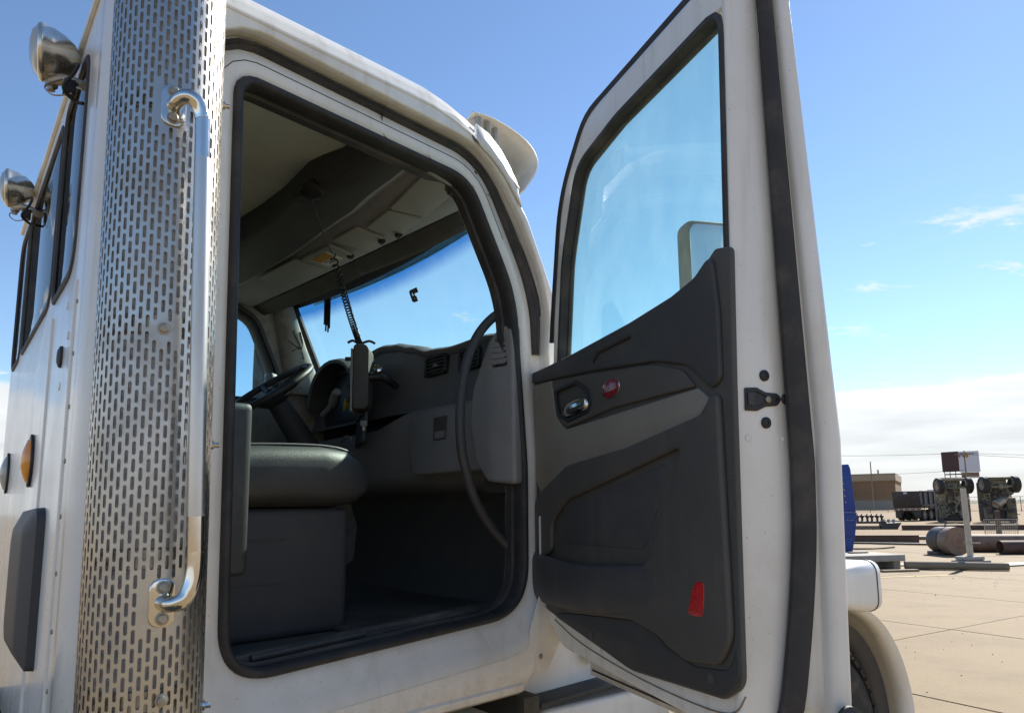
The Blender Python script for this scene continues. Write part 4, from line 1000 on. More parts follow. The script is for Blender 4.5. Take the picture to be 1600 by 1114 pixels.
# upper cap, stands a little prouder, with grab recess
tp('trim_upper_cap', [(-0.04,2.108,0.01),(-0.03,2.145,0.01),(0.25,2.146,0.02),(0.69,2.163,0.2),(0.90,2.180,0.1),(1.00,2.199,0.08),(1.07,2.240,0.03),(1.085,2.10,0.1),(1.082,1.935,0.03),(1.045,1.915,0.03),(0.955,1.990,0.10),(0.815,2.026,0.20),(0.45,2.066,0.2)], 0.010, 0.028, 'plastic', 0.008,
   [[(0.452,2.090,0.012),(0.50,2.114,0.02),(0.705,2.122,0.012),(0.684,2.088,0.02),(0.60,2.076,0.05)]])
tp('grab_recess', [(0.44,2.07),(0.44,2.125),(0.72,2.13),(0.72,2.07)], 0.008, 0.011, 'black', 0.001)
# taupe inlays
tp('taupe_inlay', [(-0.045,1.795,0.03),(-0.035,2.098,0.01),(0.16,2.088,0.01),(0.19,1.955,0.05),(0.26,1.905,0.05),(0.99,1.928,0.01),(1.028,1.900,0.03),(1.038,1.868,0.03),(1.000,1.852,0.04),(0.667,1.800,0.3),(0.30,1.762,0.2),(0.09,1.66,0.2)], 0.012, 0.026, 'taupe', 0.006)
tp('handle_inlay', [(0.165,2.085,0.01),(0.45,2.060,0.2),(0.81,2.020,0.2),(0.935,1.982,0.08),(0.984,1.932,0.008),(0.60,1.935,0.3),(0.27,1.910,0.05),(0.20,1.955,0.05)], 0.012, 0.0265, 'taupe_dark', 0.005,
   [[(0.19,2.045,0.02),(0.35,2.050,0.04),(0.43,2.01,0.04),(0.455,1.965,0.02),(0.43,1.945,0.02),(0.29,1.932,0.03),(0.215,1.965,0.03)]])
tp('handle_bezel', [(0.180,2.052,0.02),(0.355,2.058,0.04),(0.44,2.015,0.04),(0.465,1.963,0.02),(0.435,1.938,0.02),(0.288,1.924,0.03),(0.205,1.958,0.03)], 0.020, 0.029, 'black', 0.003,
   [[(0.196,2.040,0.02),(0.348,2.044,0.04),(0.424,2.005,0.04),(0.446,1.966,0.02),(0.424,1.951,0.02),(0.293,1.940,0.03),(0.222,1.968,0.03)]])
tp('handle_cup', [(0.17,2.06),(0.46,2.06),(0.47,1.92),(0.19,1.92)], 0.004, 0.0125, 'black', 0.001)
mb = MB(); loops = []
for t, w, h in ((0,0.018,0.008),(0.06,0.030,0.016),(0.3,0.036,0.021),(0.7,0.036,0.022),(0.94,0.030,0.017),(1,0.020,0.009)):
    x = 0.255 + 0.175*t; zc = 1.963 + 0.006*t
    loops.append([Vector((x, -w + 0.006*math.cos(a), zc + h*math.sin(a)*(1.0))) for a in [2*math.pi*k/12 for k in range(12)]])
mb.loft(loops, True, True, True); mb.build('door_handle', M['chrome'], door, 60)
# oval badge
ob = [(0.583+0.052*math.cos(a), 1.992+0.030*math.sin(a)) for a in [2*math.pi*k/32 for k in range(32)]]
rot = lambda p: (0.583+(p[0]-0.583)*1.0, 1.992+(p[1]-1.992)+ (p[0]-0.583)*0.05)
plate('badge_rim', [rot(p) for p in ob], [], DOOR_IN, 0.0265, 0.0300, M['chrome'], door, 0.0015)
plate('badge_enamel', [rot((0.583+(p[0]-0.583)*0.90, 1.992+(p[1]-1.992)*0.87)) for p in ob], [], DOOR_IN, 0.0300, 0.0306, M['red_badge'], door, 0.0003)
text_mesh('badge_lettering', 'Peterbilt', 0.0205, DOOR_IN @ Matrix.Translation((0.583,1.992,0.0308)) @ Matrix.Rotation(R(4),4,'Z'), M['badge_ink'], door, 0.0003, 0.25)
# lower bulged map pocket with its cavity
low_out = [(-0.060,1.335,0.03),(-0.058,1.50,0.03),(-0.048,1.60,0.2),(0.05,1.70,0.2),(0.28,1.785,0.2),(0.66,1.812,0.3),(1.005,1.862,0.03),(1.045,1.90,0.02),(1.074,1.90,0.02),(1.076,1.36,0.10),(1.03,1.298,0.06),(0.90,1.283,0.1),(0.78,1.325,0.08),(0.66,1.345,0.1),(0.30,1.318,0.3)]
cav = [(0.06,1.475,0.02),(0.150,1.500,0.05),(0.150,1.60,0.06),(0.27,1.672,0.08),(0.52,1.718,0.2),(0.930,1.795,0.02),(0.880,1.70,0.1),(0.74,1.50,0.06),(0.68,1.478,0.05),(0.25,1.455,0.1)]
tp('lower_trim', low_out, 0.014, 0.034, 'plastic_trim', 0.009, [cav], 4)
tp('pocket_back', [(0.02,1.43),(0.02,1.80),(0.98,1.85),(0.80,1.43)], 0.010, 0.0145, 'plastic_trim2', 0.001)
tp('pocket_insert', [(0.19,1.53,0.04),(0.19,1.60,0.05),(0.29,1.655,0.08),(0.52,1.70,0.2),(0.86,1.762,0.04),(0.80,1.66,0.1),(0.72,1.535,0.05)], 0.0135, 0.019, 'plastic_trim2', 0.005)
# bulged map pocket below the cavity, lofted so that it melts into the panel at its latch end
loops = []
for (x, zb, zt, w) in ((-0.062,1.338,1.49,0.030),(-0.055,1.328,1.495,0.046),(-0.02,1.322,1.497,0.049),(0.10,1.318,1.486,0.053),(0.30,1.322,1.474,0.054),(0.50,1.334,1.478,0.051),(0.64,1.350,1.488,0.045),(0.74,1.37,1.495,0.038),(0.82,1.40,1.49,0.031)):
    lp = []
    for t, f in ((0,0.20),(0.06,0.62),(0.18,0.90),(0.38,1.0),(0.62,1.0),(0.84,0.97),(0.94,0.85),(1.0,0.62),(0.985,0.42)):
        lp.append(Vector((x, -(0.016 + (w-0.016)*f), zb + (zt-zb)*t)))
    loops.append(lp)
mb = MB(); mb.loft(loops, False); mb.build('map_pocket', M['plastic_trim2'], door, 70)
tp('lower_kick_trim', [(0.10,1.292,0.03),(0.28,1.312,0.1),(0.72,1.350,0.05),(0.80,1.30,0.05),(0.92,1.275,0.1),(1.05,1.29,0.05),(1.085,1.36,0.05),(1.086,1.28,0.06),(1.02,1.228,0.05),(0.62,1.210,0.3)], 0.012, 0.020, 'plastic', 0.004)
# red reflector
refl = [(0.912,1.388,0.012),(0.948,1.470,0.02),(0.975,1.484,0.015),(1.002,1.480,0.015),(0.994,1.412,0.02),(0.985,1.390,0.02)]
tp('reflector_bezel', refl, 0.024, 0.033, 'plastic', 0.003)
tp('red_reflector', [(0.970+(x-0.970)*0.80, 1.432+(z-1.432)*0.86, r) for x, z, r in refl], 0.031, 0.0355, 'red_lens', 0.002)
for (x, z) in ((0.405,1.265),(0.985,1.262)):
    MB(DOOR_IN).lathe([(0,0.012),(0.002,0.012),(0.003,0.009)], (x, z, 0.020), (0,0,1), 14).build('trim_plug', M['plastic_trim'], door)
# stitched sealant bead along the bottom inner shell
bp = [(0.10,1.268),(0.30,1.222),(0.62,1.190),(0.90,1.182),(1.03,1.195),(1.078,1.24)]
mb = MB(); mb.tube(spline([Vector((x, -0.001, z)) for x, z in bp], 6), 0.0022, 6); mb.build('sealant_bead', M['dull_metal'], door)
# lower outer drip rail
mb = MB(); mb.box((0.02,0.17,1.055),(1.06,0.255,1.105)); mb.build('lower_drip_rail', M['white_door'], door, bevel=0.006)
mb = MB(); mb.box((0.04,0.168,1.072),(1.04,0.1695,1.078)); mb.build('drip_rail_seam', M['rubber'], door)
# --- latch face, on the edge x = about 1.09
def lx(z): return 1.0905 + max(0, (z-1.80))*0.052 if z > 1.8 else 1.0905
LAT = axes((0,1,0), (0.05,0,1), (1,0,-0.05), (1.0955-0.05*1.89,0,0))
lat = fillet([(0.026,1.862,0.003),(0.026,1.914,0.003),(0.060,1.916,0.01),(0.085,1.906,0.02),(0.118,1.905,0.012),(0.132,1.893,0.012),(0.118,1.876,0.012),(0.085,1.873,0.02),(0.060,1.862,0.01)], 5)
lo = offset(resample(lat, 60), -0.007)
plate('latch_plate', lat, [lo], LAT, 0.0, 0.004, M['black'], door, 0.0015)
plate('latch_cavity', lo, [], LAT, -0.002, 0.0012, M['black'], door, 0.0003)
MB(LAT).box((0.032,1.874,0.001),(0.05,1.904,0.007)).build('latch_claw', M['plastic'], door, bevel=0.002)
MB(LAT).lathe([(0,0.008),(0.003,0.008),(0.005,0.004)], (0.092,1.890,0.0012), (0,0,1), 12).build('latch_rivet', M['dull_metal'], door)
for (y, z) in ((0.084,1.945),(0.086,1.836),(0.146,1.893)):
    MB(LAT).lathe([(-0.002,0.0135),(0.003,0.013),(0.0055,0.009),(0.0056,0.005),(0.0035,0.004)], (y, z, 0.0), (0,0,1), 18).build('latch_screw', M['black'], door, 40)
for (y, z) in ((0.036,1.800),(0.128,1.800)):
    MB(LAT).lathe([(-0.001,0.0095),(0.0012,0.0092),(0.0016,0.0078),(0.0010,0.007)], (y, z, -0.0005), (0,0,1), 16).build('filler_plug', M['white_door'], door)
MB(axes((0,1,0),(0,0,1),(1,0,0),(1.136,-0.012,0))).lathe([(-0.006,0.036),(0.002,0.035),(0.005,0.028),(0.0055,0.01)], (0.240,1.175,0), (0,0,1), 22).build('edge_plug', M['rubber'], door, 40)
# --- passenger mirror on the outside of the door, seen through the glass
mm = axes(Vector((0.16,0.98,0)).normalized(), (0,0,1), Vector((-0.98,0.16,0)).normalized(), (0.28,0.62,2.50))
# u across, v up, w away from the camera
o = plate('passenger_mirror', fillet([(-0.13,-0.22,0.05),(-0.13,0.22,0.05),(0.13,0.22,0.05),(0.13,-0.22,0.05)], 6), [], mm, 0.0, 0.08, M['plastic'], door, 0.02, 3)
plate('mirror_glass', fillet([(-0.112,-0.20,0.04),(-0.112,0.20,0.04),(0.112,0.20,0.04),(0.112,-0.20,0.04)], 6), [], mm, -0.005, -0.0015, M['mirror'], door, 0.001)
mb = MB(); mb.tube([(0.24,0.62,2.30),(0.20,0.50,2.14),(0.14,0.27,2.02)], 0.014, 8); mb.build('mirror_arm', M['chrome'], door)
MB().lathe([(0,0.02),(0.02,0.03),(0.05,0.028),(0.06,0.01)], (0.75,0.275,1.93), (0,1,0), 16).build('outer_handle', M['chrome'], door)

# ================================================================== LOOSE THINGS IN THE CAB
def world_of(p): return truck_mw @ Vector(p)
truck_mw = Matrix.Translation((-0.71,1.81,0)) @ Matrix.Rotation(R(44.5), 4, 'Z')
XW = truck_mw                      # builders below take cab coordinates and are placed in the world
# dash-mounted device seen edge-on
dev = empty('dash_device', tuple(truck_mw @ Vector((0.97,1.0,2.10))), R(44.5), 'slim grey device standing edge-on on a dash arm under the coiled cord', 'device')
MI = Matrix.Rotation(R(-44.5), 4, 'Z') @ Matrix.Translation(-(truck_mw @ Vector((0.97,1.0,2.10)))) @ truck_mw
def dm(): return MB(MI)
mb = dm()
prof = fillet([(-0.036,-0.150,0.02),(-0.036,0.15,0.02),(0.036,0.15,0.05),(0.036,-0.150,0.05)], 6)
DV = axes(Vector((0.75,-0.66,0)).normalized(), (0,0,1), Vector((-0.66,-0.75,0)).normalized(), (0.975,0.955,2.245))
DVM = MI @ DV
plate('device_body', prof, [], DVM, -0.14, 0.015, M['taupe_dark'], dev, 0.008, 3)
plate('device_bezel', fillet([(-0.047,-0.16,0.01),(-0.047,0.13,0.02),(-0.037,0.13,0.004),(-0.037,-0.16,0.004)], 4), [], DVM, -0.135, 0.012, M['grey_lid'], dev, 0.002)
mb = MB(DVM); mb.box((-0.075,0.075,-0.02),(-0.04,0.092,0.0)); mb.build('device_clip', M['plastic'], dev, bevel=0.003)
mb = MB(DVM); mb.tube(spline([Vector((0.03,0.0,-0.02)), Vector((0.08,0.005,-0.03)), Vector((0.12,-0.01,-0.05)), Vector((0.15,-0.03,-0.09))], 5), [0.022]*6+[0.018]*10, 12); mb.build('mount_arm', M['black'], dev)
mb = MB(DVM); mb.lathe([(0,0.02),(0.03,0.02),(0.034,0.012)], (0.075,0.03,-0.02), (0,0.3,1), 12); mb.build('mount_knob', M['chrome'], dev)
mb = MB(DVM); mb.box((0.0,-0.225,-0.02),(0.03,-0.20,0.0)); mb.build('plug_body', M['grey_plastic'], dev, bevel=0.003)
mb = MB(DVM); mb.box((0.01,-0.245,-0.012),(0.02,-0.226,-0.006)); mb.build('plug_pin', M['paper'], dev)
# coiled cord hanging from the overhead console to the device
top = Vector((0.445,0.49,2.80)); kn = Vector((0.641,0.656,2.663)); bot = Vector((0.985,0.988,2.405))
cc = empty('coiled_cord', tuple(truck_mw @ bot), R(44.5), 'black coiled cord hanging from the overhead console down to the grey dash device', 'cord')
MC = Matrix.Rotation(R(-44.5), 4, 'Z') @ Matrix.Translation(-(truck_mw @ bot)) @ truck_mw
mb = MB(MC); mb.tube(spline([top, top.lerp(kn,0.5)+Vector((0.0,0,-0.01)), kn], 6), 0.003, 6); mb.build('straight_lead', M['black'], cc)
ax = (bot-kn); ln = ax.length; ax.normalize(); s1 = ax.cross(Vector((0,0,1))).normalized(); s2 = ax.cross(s1)
path = []; turns = 30
for k in range(turns*10+1):
    t = k/(turns*10); u = t**0.72 if t > 0 else 0
    sag = math.sin(math.pi*t)*0.012
    path.append(kn + ax*(ln*u) + Vector((0,0,-sag)) + (s1*math.cos(2*math.pi*turns*t) + s2*math.sin(2*math.pi*turns*t))*0.0125)
mb = MB(MC); mb.tube(path, 0.0034, 5); mb.build('coil', M['black'], cc, 60)
mb = MB(MC); mb.tube(spline([bot+Vector((-0.05,0.02,0.0)), bot+Vector((-0.03,0.01,0.012)), bot, bot+Vector((0.03,-0.03,0.012)), bot+Vector((0.05,-0.05,0.0))], 4), 0.006, 8); mb.build('cord_clip', M['black'], cc)
# cord anchor on the console
mb = MB(MC); mb.lathe([(-0.03,0.03),(0.0,0.045),(0.018,0.04),(0.026,0.02)], top+Vector((0.01,0,0.015)), (-0.2,-0.1,-1), 16); mb.box(tuple(top+Vector((-0.03,0.02,-0.015))), tuple(top+Vector((0.02,0.07,0.03)))); mb.build('cord_anchor', M['black'], cc)
# little camera bracket left stuck on the windscreen
WSP = truck_mw @ TT @ Vector((wsx(1.02,2.665)-0.006, 1.02, 2.665))
br = empty('screen_bracket', tuple(WSP), R(39), 'small black L-shaped bracket stuck on the windscreen', 'bracket')
BRM = axes((0,-1,0), (-0.40,0,0.91), (-0.91,0,-0.40))
plate('bracket_plate', [(-0.012,-0.028),(-0.012,0.02),(-0.002,0.028),(0.056,0.028),(0.056,0.004),(0.022,0.004),(0.022,-0.006),(0.030,-0.008),(0.030,-0.034),(0.004,-0.034)], [fillet([(0.002,-0.004,0.004),(0.002,0.012,0.004),(0.014,0.012,0.004),(0.014,-0.004,0.004)],3), [(0.008,-0.028),(0.008,-0.016),(0.018,-0.016)]], BRM, 0.0, 0.006, M['black'], br, 0.001)
MB(BRM).box((0.03,0.005,0.004),(0.05,0.026,0.018)).build('bracket_head', M['black'], br, bevel=0.002)

# ================================================================== THE YARD
M['concrete'] = mat('yard_concrete', (0.245, 0.173, 0.086), 0.85, streak=((0.17, 0.12, 0.068), 0.4), specks=((0.14, 0.10, 0.058), 0.5, 1.7), col2=(0.175, 0.123, 0.062), nscale=1.1, namt=0.75, bump=0.5, bscale=45)
M['dirt'] = mat('packed_dirt', (0.26, 0.182, 0.096), 0.95, col2=(0.19, 0.128, 0.068), nscale=0.09, namt=0.7, bump=0.3, bscale=14)
M['rust'] = mat('rusty_steel', (0.115, 0.065, 0.045), 0.75, col2=(0.05, 0.035, 0.03), nscale=3, namt=0.8, bump=0.3, bscale=40)
M['rust_light'] = mat('light_rust', (0.27, 0.17, 0.115), 0.7, col2=(0.13, 0.075, 0.055), nscale=3, namt=0.8)
M['tan_steel'] = mat('tan_steel', (0.23, 0.165, 0.115), 0.6, col2=(0.12, 0.075, 0.055), nscale=4, namt=0.8)
M['dark_steel'] = mat('dark_steel', (0.045, 0.043, 0.043), 0.5, col2=(0.09, 0.07, 0.055), nscale=4, namt=0.7)
M['blue'] = mat('blue_paint', (0.008, 0.045, 0.26), 0.4, col2=(0.02, 0.06, 0.2), nscale=5, namt=0.5)
M['cement'] = mat('grey_cement', (0.36, 0.34, 0.30), 0.9, col2=(0.25, 0.23, 0.2), nscale=5, namt=0.7, bump=0.3, bscale=60)
M['pole_white'] = mat('weathered_white_paint', (0.50, 0.46, 0.38), 0.6, col2=(0.36, 0.30, 0.22), nscale=6, namt=0.7)
M['wood'] = mat('weathered_timber', (0.26, 0.205, 0.14), 0.85, col2=(0.15, 0.115, 0.08), nscale=12, namt=0.7, stretch=(0.3,3,3), bump=0.4, bscale=40)
M['brick'] = mat('tan_brick', (0.25, 0.155, 0.085), 0.9, col2=(0.22, 0.135, 0.085), nscale=0.6, namt=0.7)
M['brick_trim'] = mat('parapet_band', (0.40, 0.315, 0.21), 0.9, col2=(0.33, 0.25, 0.16), nscale=0.5, namt=0.6)
M['truck_black'] = mat('dump_body_black', (0.018, 0.018, 0.022), 0.45, col2=(0.07, 0.06, 0.05), nscale=1.4, namt=0.6)
M['navy'] = mat('dump_body_navy', (0.022, 0.026, 0.045), 0.45, col2=(0.07, 0.065, 0.06), nscale=1.4, namt=0.6)
M['olive'] = mat('olive_chassis', (0.17, 0.155, 0.095), 0.6, col2=(0.07, 0.06, 0.045), nscale=2.5, namt=0.7)
M['olive_grey'] = mat('olive_grey_chassis', (0.25, 0.22, 0.155), 0.6, col2=(0.10, 0.085, 0.065), nscale=2.5, namt=0.7)
M['board_white'] = mat('billboard_face', (0.62, 0.63, 0.68), 0.6)
M['board_back'] = mat('billboard_back', (0.075, 0.04, 0.038), 0.7, col2=(0.05, 0.035, 0.035), nscale=0.8, namt=0.6)
M['grey_truck'] = mat('grey_tank_paint', (0.16, 0.165, 0.17), 0.4)
M['rim_grey'] = mat('wheel_rim_grey', (0.33, 0.30, 0.26), 0.5)
M['ply'] = mat('yellowed_board', (0.34, 0.27, 0.13), 0.8, col2=(0.24, 0.18, 0.08), nscale=4, namt=0.6)
M['yellow_line'] = mat('worn_yellow_line', (0.60, 0.47, 0.20), 0.85, col2=(0.47, 0.38, 0.26), nscale=3, namt=0.9)
M['gravel'] = mat('gravel_grey', (0.30, 0.26, 0.21), 0.95)

g = MB(); g.add([(-1500,-600,-0.012),(1500,-600,-0.012),(1500,2500,-0.012),(-1500,2500,-0.012)], [(0,1,2,3)])
ground = struct(g.build('yard_ground', M['dirt'], None, 0))
# concrete bays with open joints
ga = R(32); gu = Vector((math.cos(ga), math.sin(ga), 0)); gv = Vector((-math.sin(ga), math.cos(ga), 0))
bay = bpy.data.meshes.new('concrete_bay')
W_, H_ = 3.6, 4.5
mbx = MB(); mbx.box((0.009,0.009,-0.011),(W_-0.009,H_-0.009,0.0)); tmp = mbx.build('tmp_bay', M['concrete'], None, 0, bevel=0.006, seg=1); bayme = tmp.data; bpy.data.objects.remove(tmp)
slabs = empty('concrete_apron', (0,0,0), 0); slabs['kind'] = 'structure'
for i in range(-5, 7):
    for j in range(-4, 6):
        u = 10.0 + W_*(i-2) ; v = 5.16 + H_*(j-1)
        o = bpy.data.objects.new('concrete_bay', bayme); col.objects.link(o); o.parent = slabs
        o.location = gu*u + gv*v + Vector((0,0,random.uniform(-0.003,0.0))); o.rotation_euler = (0,0,ga)
# worn yellow line
mb = MB(); a, b = Vector((7.4,16.2,0.004)), Vector((10.2,16.75,0.004)); d = (b-a).normalized(); nn = Vector((-d.y,d.x,0))*0.055
mb.add([a-nn, b-nn, b+nn, a+nn], [(0,1,2,3)]); struct(mb.build('yellow_line', M['yellow_line'], None, 0))
# loose grit
mb = MB(); rnd = random.Random(3)
for k in range(800):
    if k < 160: x, y = rnd.uniform(3.5,9), rnd.uniform(6,15)
    else: x, y = rnd.uniform(9,16), rnd.uniform(12.5,20)
    s_ = rnd.uniform(0.004,0.012) if rnd.random() < 0.97 else rnd.uniform(0.014,0.026)
    q = [Vector((x+s_*math.cos(a)*rnd.uniform(.6,1), y+s_*math.sin(a)*rnd.uniform(.6,1), 0.0)) for a in (0.3,1.6,2.9,4.2,5.4)]
    tpv = Vector((x,y,s_*0.8)); mb.add(q+[tpv], [(0,1,5),(1,2,5),(2,3,5),(3,4,5),(4,0,5)])
gr = mb.build('loose_grit', M['gravel'], None, 0); gr['kind'] = 'stuff'

def dirv(az): return Vector((math.sin(R(az)), math.cos(R(az)), 0))
# --- short white post in a cement foot
po = empty('post_in_block', (11.87,18.84,0), 0.25, 'short off-white steel post standing in a rough cement block in the yard', 'post')
mb = MB(); mb.cyl((0,0,0.15),(-0.03,0,2.02),0.075,0.068,16); mb.build('post', M['pole_white'], po)
mb = MB(); mb.box((-0.40,-0.24,0.0),(0.40,0.24,0.17)); mb.build('cement_block', M['cement'], po, bevel=0.035, seg=2)
mb = MB(); mb.box((-0.32,-0.20,0.171),(0.26,0.20,0.27)); mb.build('cement_cap', M['cement'], po, bevel=0.045, seg=2)
mb = MB(); mb.tube([(-0.24,-0.09,0.62),(0.26,-0.09,0.60)],0.016,6); mb.build('cross_rod', M['pole_white'], po)
# --- timber pole lying on the ground
a, b = Vector((9.85,18.30,0.105)), Vector((12.0,17.62,0.10))
lg = empty('timber_pole', ((a.x+b.x)/2,(a.y+b.y)/2,0), math.atan2(b.y-a.y,b.x-a.x), 'long round timber pole lying on the ground in front of the cement block', 'pole')
L2 = (b-a).length/2; mb = MB(); mb.tube([(-L2,0,0.10),(-L2*0.3,0.01,0.103),(L2*0.4,-0.01,0.10),(L2,0,0.095)],[0.105,0.10,0.097,0.09],14); mb.build('timber', M['wood'], lg)
# --- big steel drum with lifting hook
dr = empty('steel_drum', (13.95,23.35,0), 0, 'large rusty steel drum lying on its side with a lifting hook on top', 'drum')
dr.scale = (0.84, 0.84, 0.84)
axd = Vector((0.05,-1.0,0)).normalized(); c0 = Vector((0.0,0.0,0.53))
mb = MB(); mb.lathe([(-0.10,0.30),(-0.08,0.34),(-0.08,0.50),(-0.02,0.525),(0.42,0.525),(0.44,0.50)], c0+axd*0.30, axd, 36); mb.build('drum_end', M['tan_steel'], dr, 40)
mb = MB(); mb.lathe([(0.441,0.50),(0.445,0.30),(0.43,0.29),(0.43,0.24),(0.45,0.23),(0.455,0.10),(0.47,0.09),(0.472,0.01)], c0+axd*0.30, axd, 36, False); mb.build('drum_face', M['rust_light'], dr, 40)
mb = MB(); mb.lathe([(-0.95,0.20),(-0.92,0.36),(-0.82,0.46),(-0.70,0.50),(-0.10,0.50),(-0.08,0.46)], c0+axd*0.32, axd, 36); mb.build('drum_body', M['dark_steel'], dr, 40)
mb = MB(); mb.lathe([(-0.70,0.505),(-0.60,0.512),(-0.12,0.512)], c0+axd*0.32, axd, 36, False); mb.build('drum_sleeve', M['dark_steel'], dr, 40)
mb = MB(); mb.box((-0.55,-0.30,0.0),(-0.10,0.35,0.12)); mb.build('drum_foot', M['dark_steel'], dr, bevel=0.02)
hc = c0+axd*0.05+Vector((0,0,0.52)); mb = MB(); mb.tube(spline([hc, hc+Vector((0.01,0,0.08)), hc+Vector((0.07,-0.02,0.13)), hc+Vector((0.04,-0.01,0.20)), hc+Vector((-0.04,0.01,0.20)), hc+Vector((-0.06,0.01,0.14))],5),0.022,8); mb.build('lifting_hook', M['dark_steel'], dr)
# --- pipes right of the drum
def pipe_thing(a, b, r, m, label, inner=True):
    a, b = Vector(a), Vector(b); mid = (a+b)/2
    e = empty('steel_pipe', (mid.x,mid.y,0), math.atan2(b.y-a.y,b.x-a.x), label, 'pipe', 'pipes lying in the yard')
    L = (b-a).length/2
    loops = []
    for x, rr in ((-L,r*0.90),(-L,r),(L,r),(L,r*0.90),(-L,r*0.90)): loops.append([Vector((x, rr*math.cos(t), r+rr*math.sin(t))) for t in [2*math.pi*k/26 for k in range(26)]])
    MB().loft(loops).build('pipe_shell', M[m], e, 40)
    return e
pipe_thing((15.15,24.55,0),(17.2,24.1,0),0.29,'rust_light','thick tan pipe lying straight behind the white post')
pipe_thing((15.55,23.15,0),(17.9,23.0,0),0.215,'rust','dark pipe with its open end toward the drum, at the right edge')
pipe_thing((17.0,27.6,0),(20.5,26.8,0),0.22,'tan_steel','tan pipe farthest back, half hidden by the white post')
pipe_thing((17.5,30.6,0),(21.5,29.6,0),0.11,'rust','thin rusty pipe behind the wire mesh panels')
# --- long rusty beam and flat bars left of the drum
def beam(name, a, b, w, h, m, label, cat='beam', z=0.0):
    a, b = Vector(a), Vector(b); mid = (a+b)/2; L = (b-a).length/2
    e = empty(name, (mid.x,mid.y,z), math.atan2(b.y-a.y,b.x-a.x), label, cat, None)
    MB().box((-L,-w/2,0),(L,w/2,0.045)).build('lower_flange', M[m], e, bevel=0.008)
    MB().box((-L,-w*0.42,0.045),(L,w*0.42,h-0.03)).build('web', M[m], e, 0)
    MB().box((-L,-w/2,h-0.03),(L,w/2,h)).build('upper_flange', M[m], e, bevel=0.008)
    return e
beam('steel_beam', (9.5,31.75,0), (16.85,30.1,0), 0.34, 0.33, 'rust', 'long dark rusty steel beam lying left of the drum')
beam('flat_bar', (10.5,34.6,0), (18.9,32.9,0), 0.26, 0.14, 'tan_steel', 'long thin tan steel bar lying behind the rusty beam', 'bar')
beam('flat_bar', (12.6,31.0,0), (17.5,27.9,0), 0.20, 0.07, 'dark_steel', 'low dark bar running from the beam end to the drum', 'bar')
beam('flat_bar', (24,44.5,0), (31.5,42.6,0), 0.3, 0.3, 'rust', 'short rusty bar on the ground behind the white post', 'bar')
# scrap strip on the ground
mb = MB(); mb.tube(spline([Vector((12.1,26.5,0.02)), Vector((12.7,26.2,0.03)), Vector((13.3,26.4,0.02)), Vector((14.0,26.6,0.05))],4),0.03,6)
tag(mb.build('scrap_strip', M['wood'], None), 'thin bent strip of scrap on the ground below the rusty beam', 'scrap')
# --- drill string rack: row of dark studs on a sledge
rk = empty('stud_rack', (23.4,47.2,0), math.atan2(-0.9,2.5), 'dark low rack carrying a row of upright steel studs, behind the blue steel column', 'rack')
mb = MB(); mb.box((-2.3,-0.35,0.35),(0.9,0.35,0.5)); mb.build('rack_deck', M['dark_steel'], rk, bevel=0.02)
mb = MB(); mb.add([(0.55,-0.5,0.0),(1.5,-0.5,0.0),(1.75,-0.5,0.42),(0.55,-0.5,0.35),(0.55,0.5,0.0),(1.5,0.5,0.0),(1.75,0.5,0.42),(0.55,0.5,0.35)], [(0,1,2,3),(7,6,5,4),(0,4,5,1),(1,5,6,2),(2,6,7,3),(3,7,4,0)]); mb.build('rack_skid', M['dark_steel'], rk)
mb = MB(); mb.box((-0.9,-0.4,0.0),(0.5,0.4,0.2)); mb.build('rack_plank', M['tan_steel'], rk)
for k in range(11):
    MB().lathe([(0.5,0.07),(0.72,0.07),(0.73,0.12),(0.88,0.12),(0.90,0.05),(0.97,0.04)], (-2.2+0.29*k, 0.1*(-1)**k, 0), (0,0,1), 8).build('stud', M['dark_steel'], rk, 30)
mb = MB(); mb.tube([(-2.4,-0.1,0.95),(0.4,0.05,0.80)],0.035,6); mb.build('stud_tie_rod', M['dark_steel'], rk)
for k in range(3):
    MB().lathe([(0,0.11),(0.12,0.1)], (0.75+0.28*k,-0.2,0.48),(0.2,-0.6,0.6),8).build('loose_nut', M['cement'], rk)
# --- blue steel column
bl = empty('blue_steel_column', (11.60,25.3,0), R(-20), 'tall dark blue steel column with a row of bolts, close beside the open door', 'column')
def poly3(name, pts, d0, d1, m, par): 
    mb = MB(); mb.prism(pts, axes((1,0,0),(0,0,1),(0,-1,0)), d0, d1); return mb.build(name, M[m], par, 30, bevel=0.01)
poly3('upper_plate', [(-0.55,1.35),(0.40,1.35),(0.33,2.85),(0.28,3.02),(-0.55,3.0)], 0.0, 0.22, 'blue', bl)
poly3('lower_plate', [(-0.55,0.45),(0.30,0.45),(0.40,1.10),(0.40,1.335),(-0.55,1.335)], 0.02, 0.26, 'blue', bl)
poly3('foot_plate', [(-0.30,0.0),(0.20,0.0),(0.29,0.44),(-0.5,0.44)], 0.02, 0.24, 'blue', bl)
mb = MB(); mb.box((-0.5,-0.30,1.30),(0.42,0.0,1.345)); mb.box((-0.5,-0.30,0.98),(0.40,0.0,1.01)); mb.build('stiffener', M['blue'], bl)
for k in range(5): MB().lathe([(0,0.028),(0.02,0.024),(0.022,0.01)], (0.06+0.01*k, -0.22, 2.55-0.21*k), (0,-1,0), 10).build('bolt', M['cement'], bl)
for x in (0.12,0.2,0.28): MB().lathe([(0,0.022),(0.02,0.02)], (x,-0.26,1.08),(0,-1,0),8).build('bolt', M['cement'], bl)
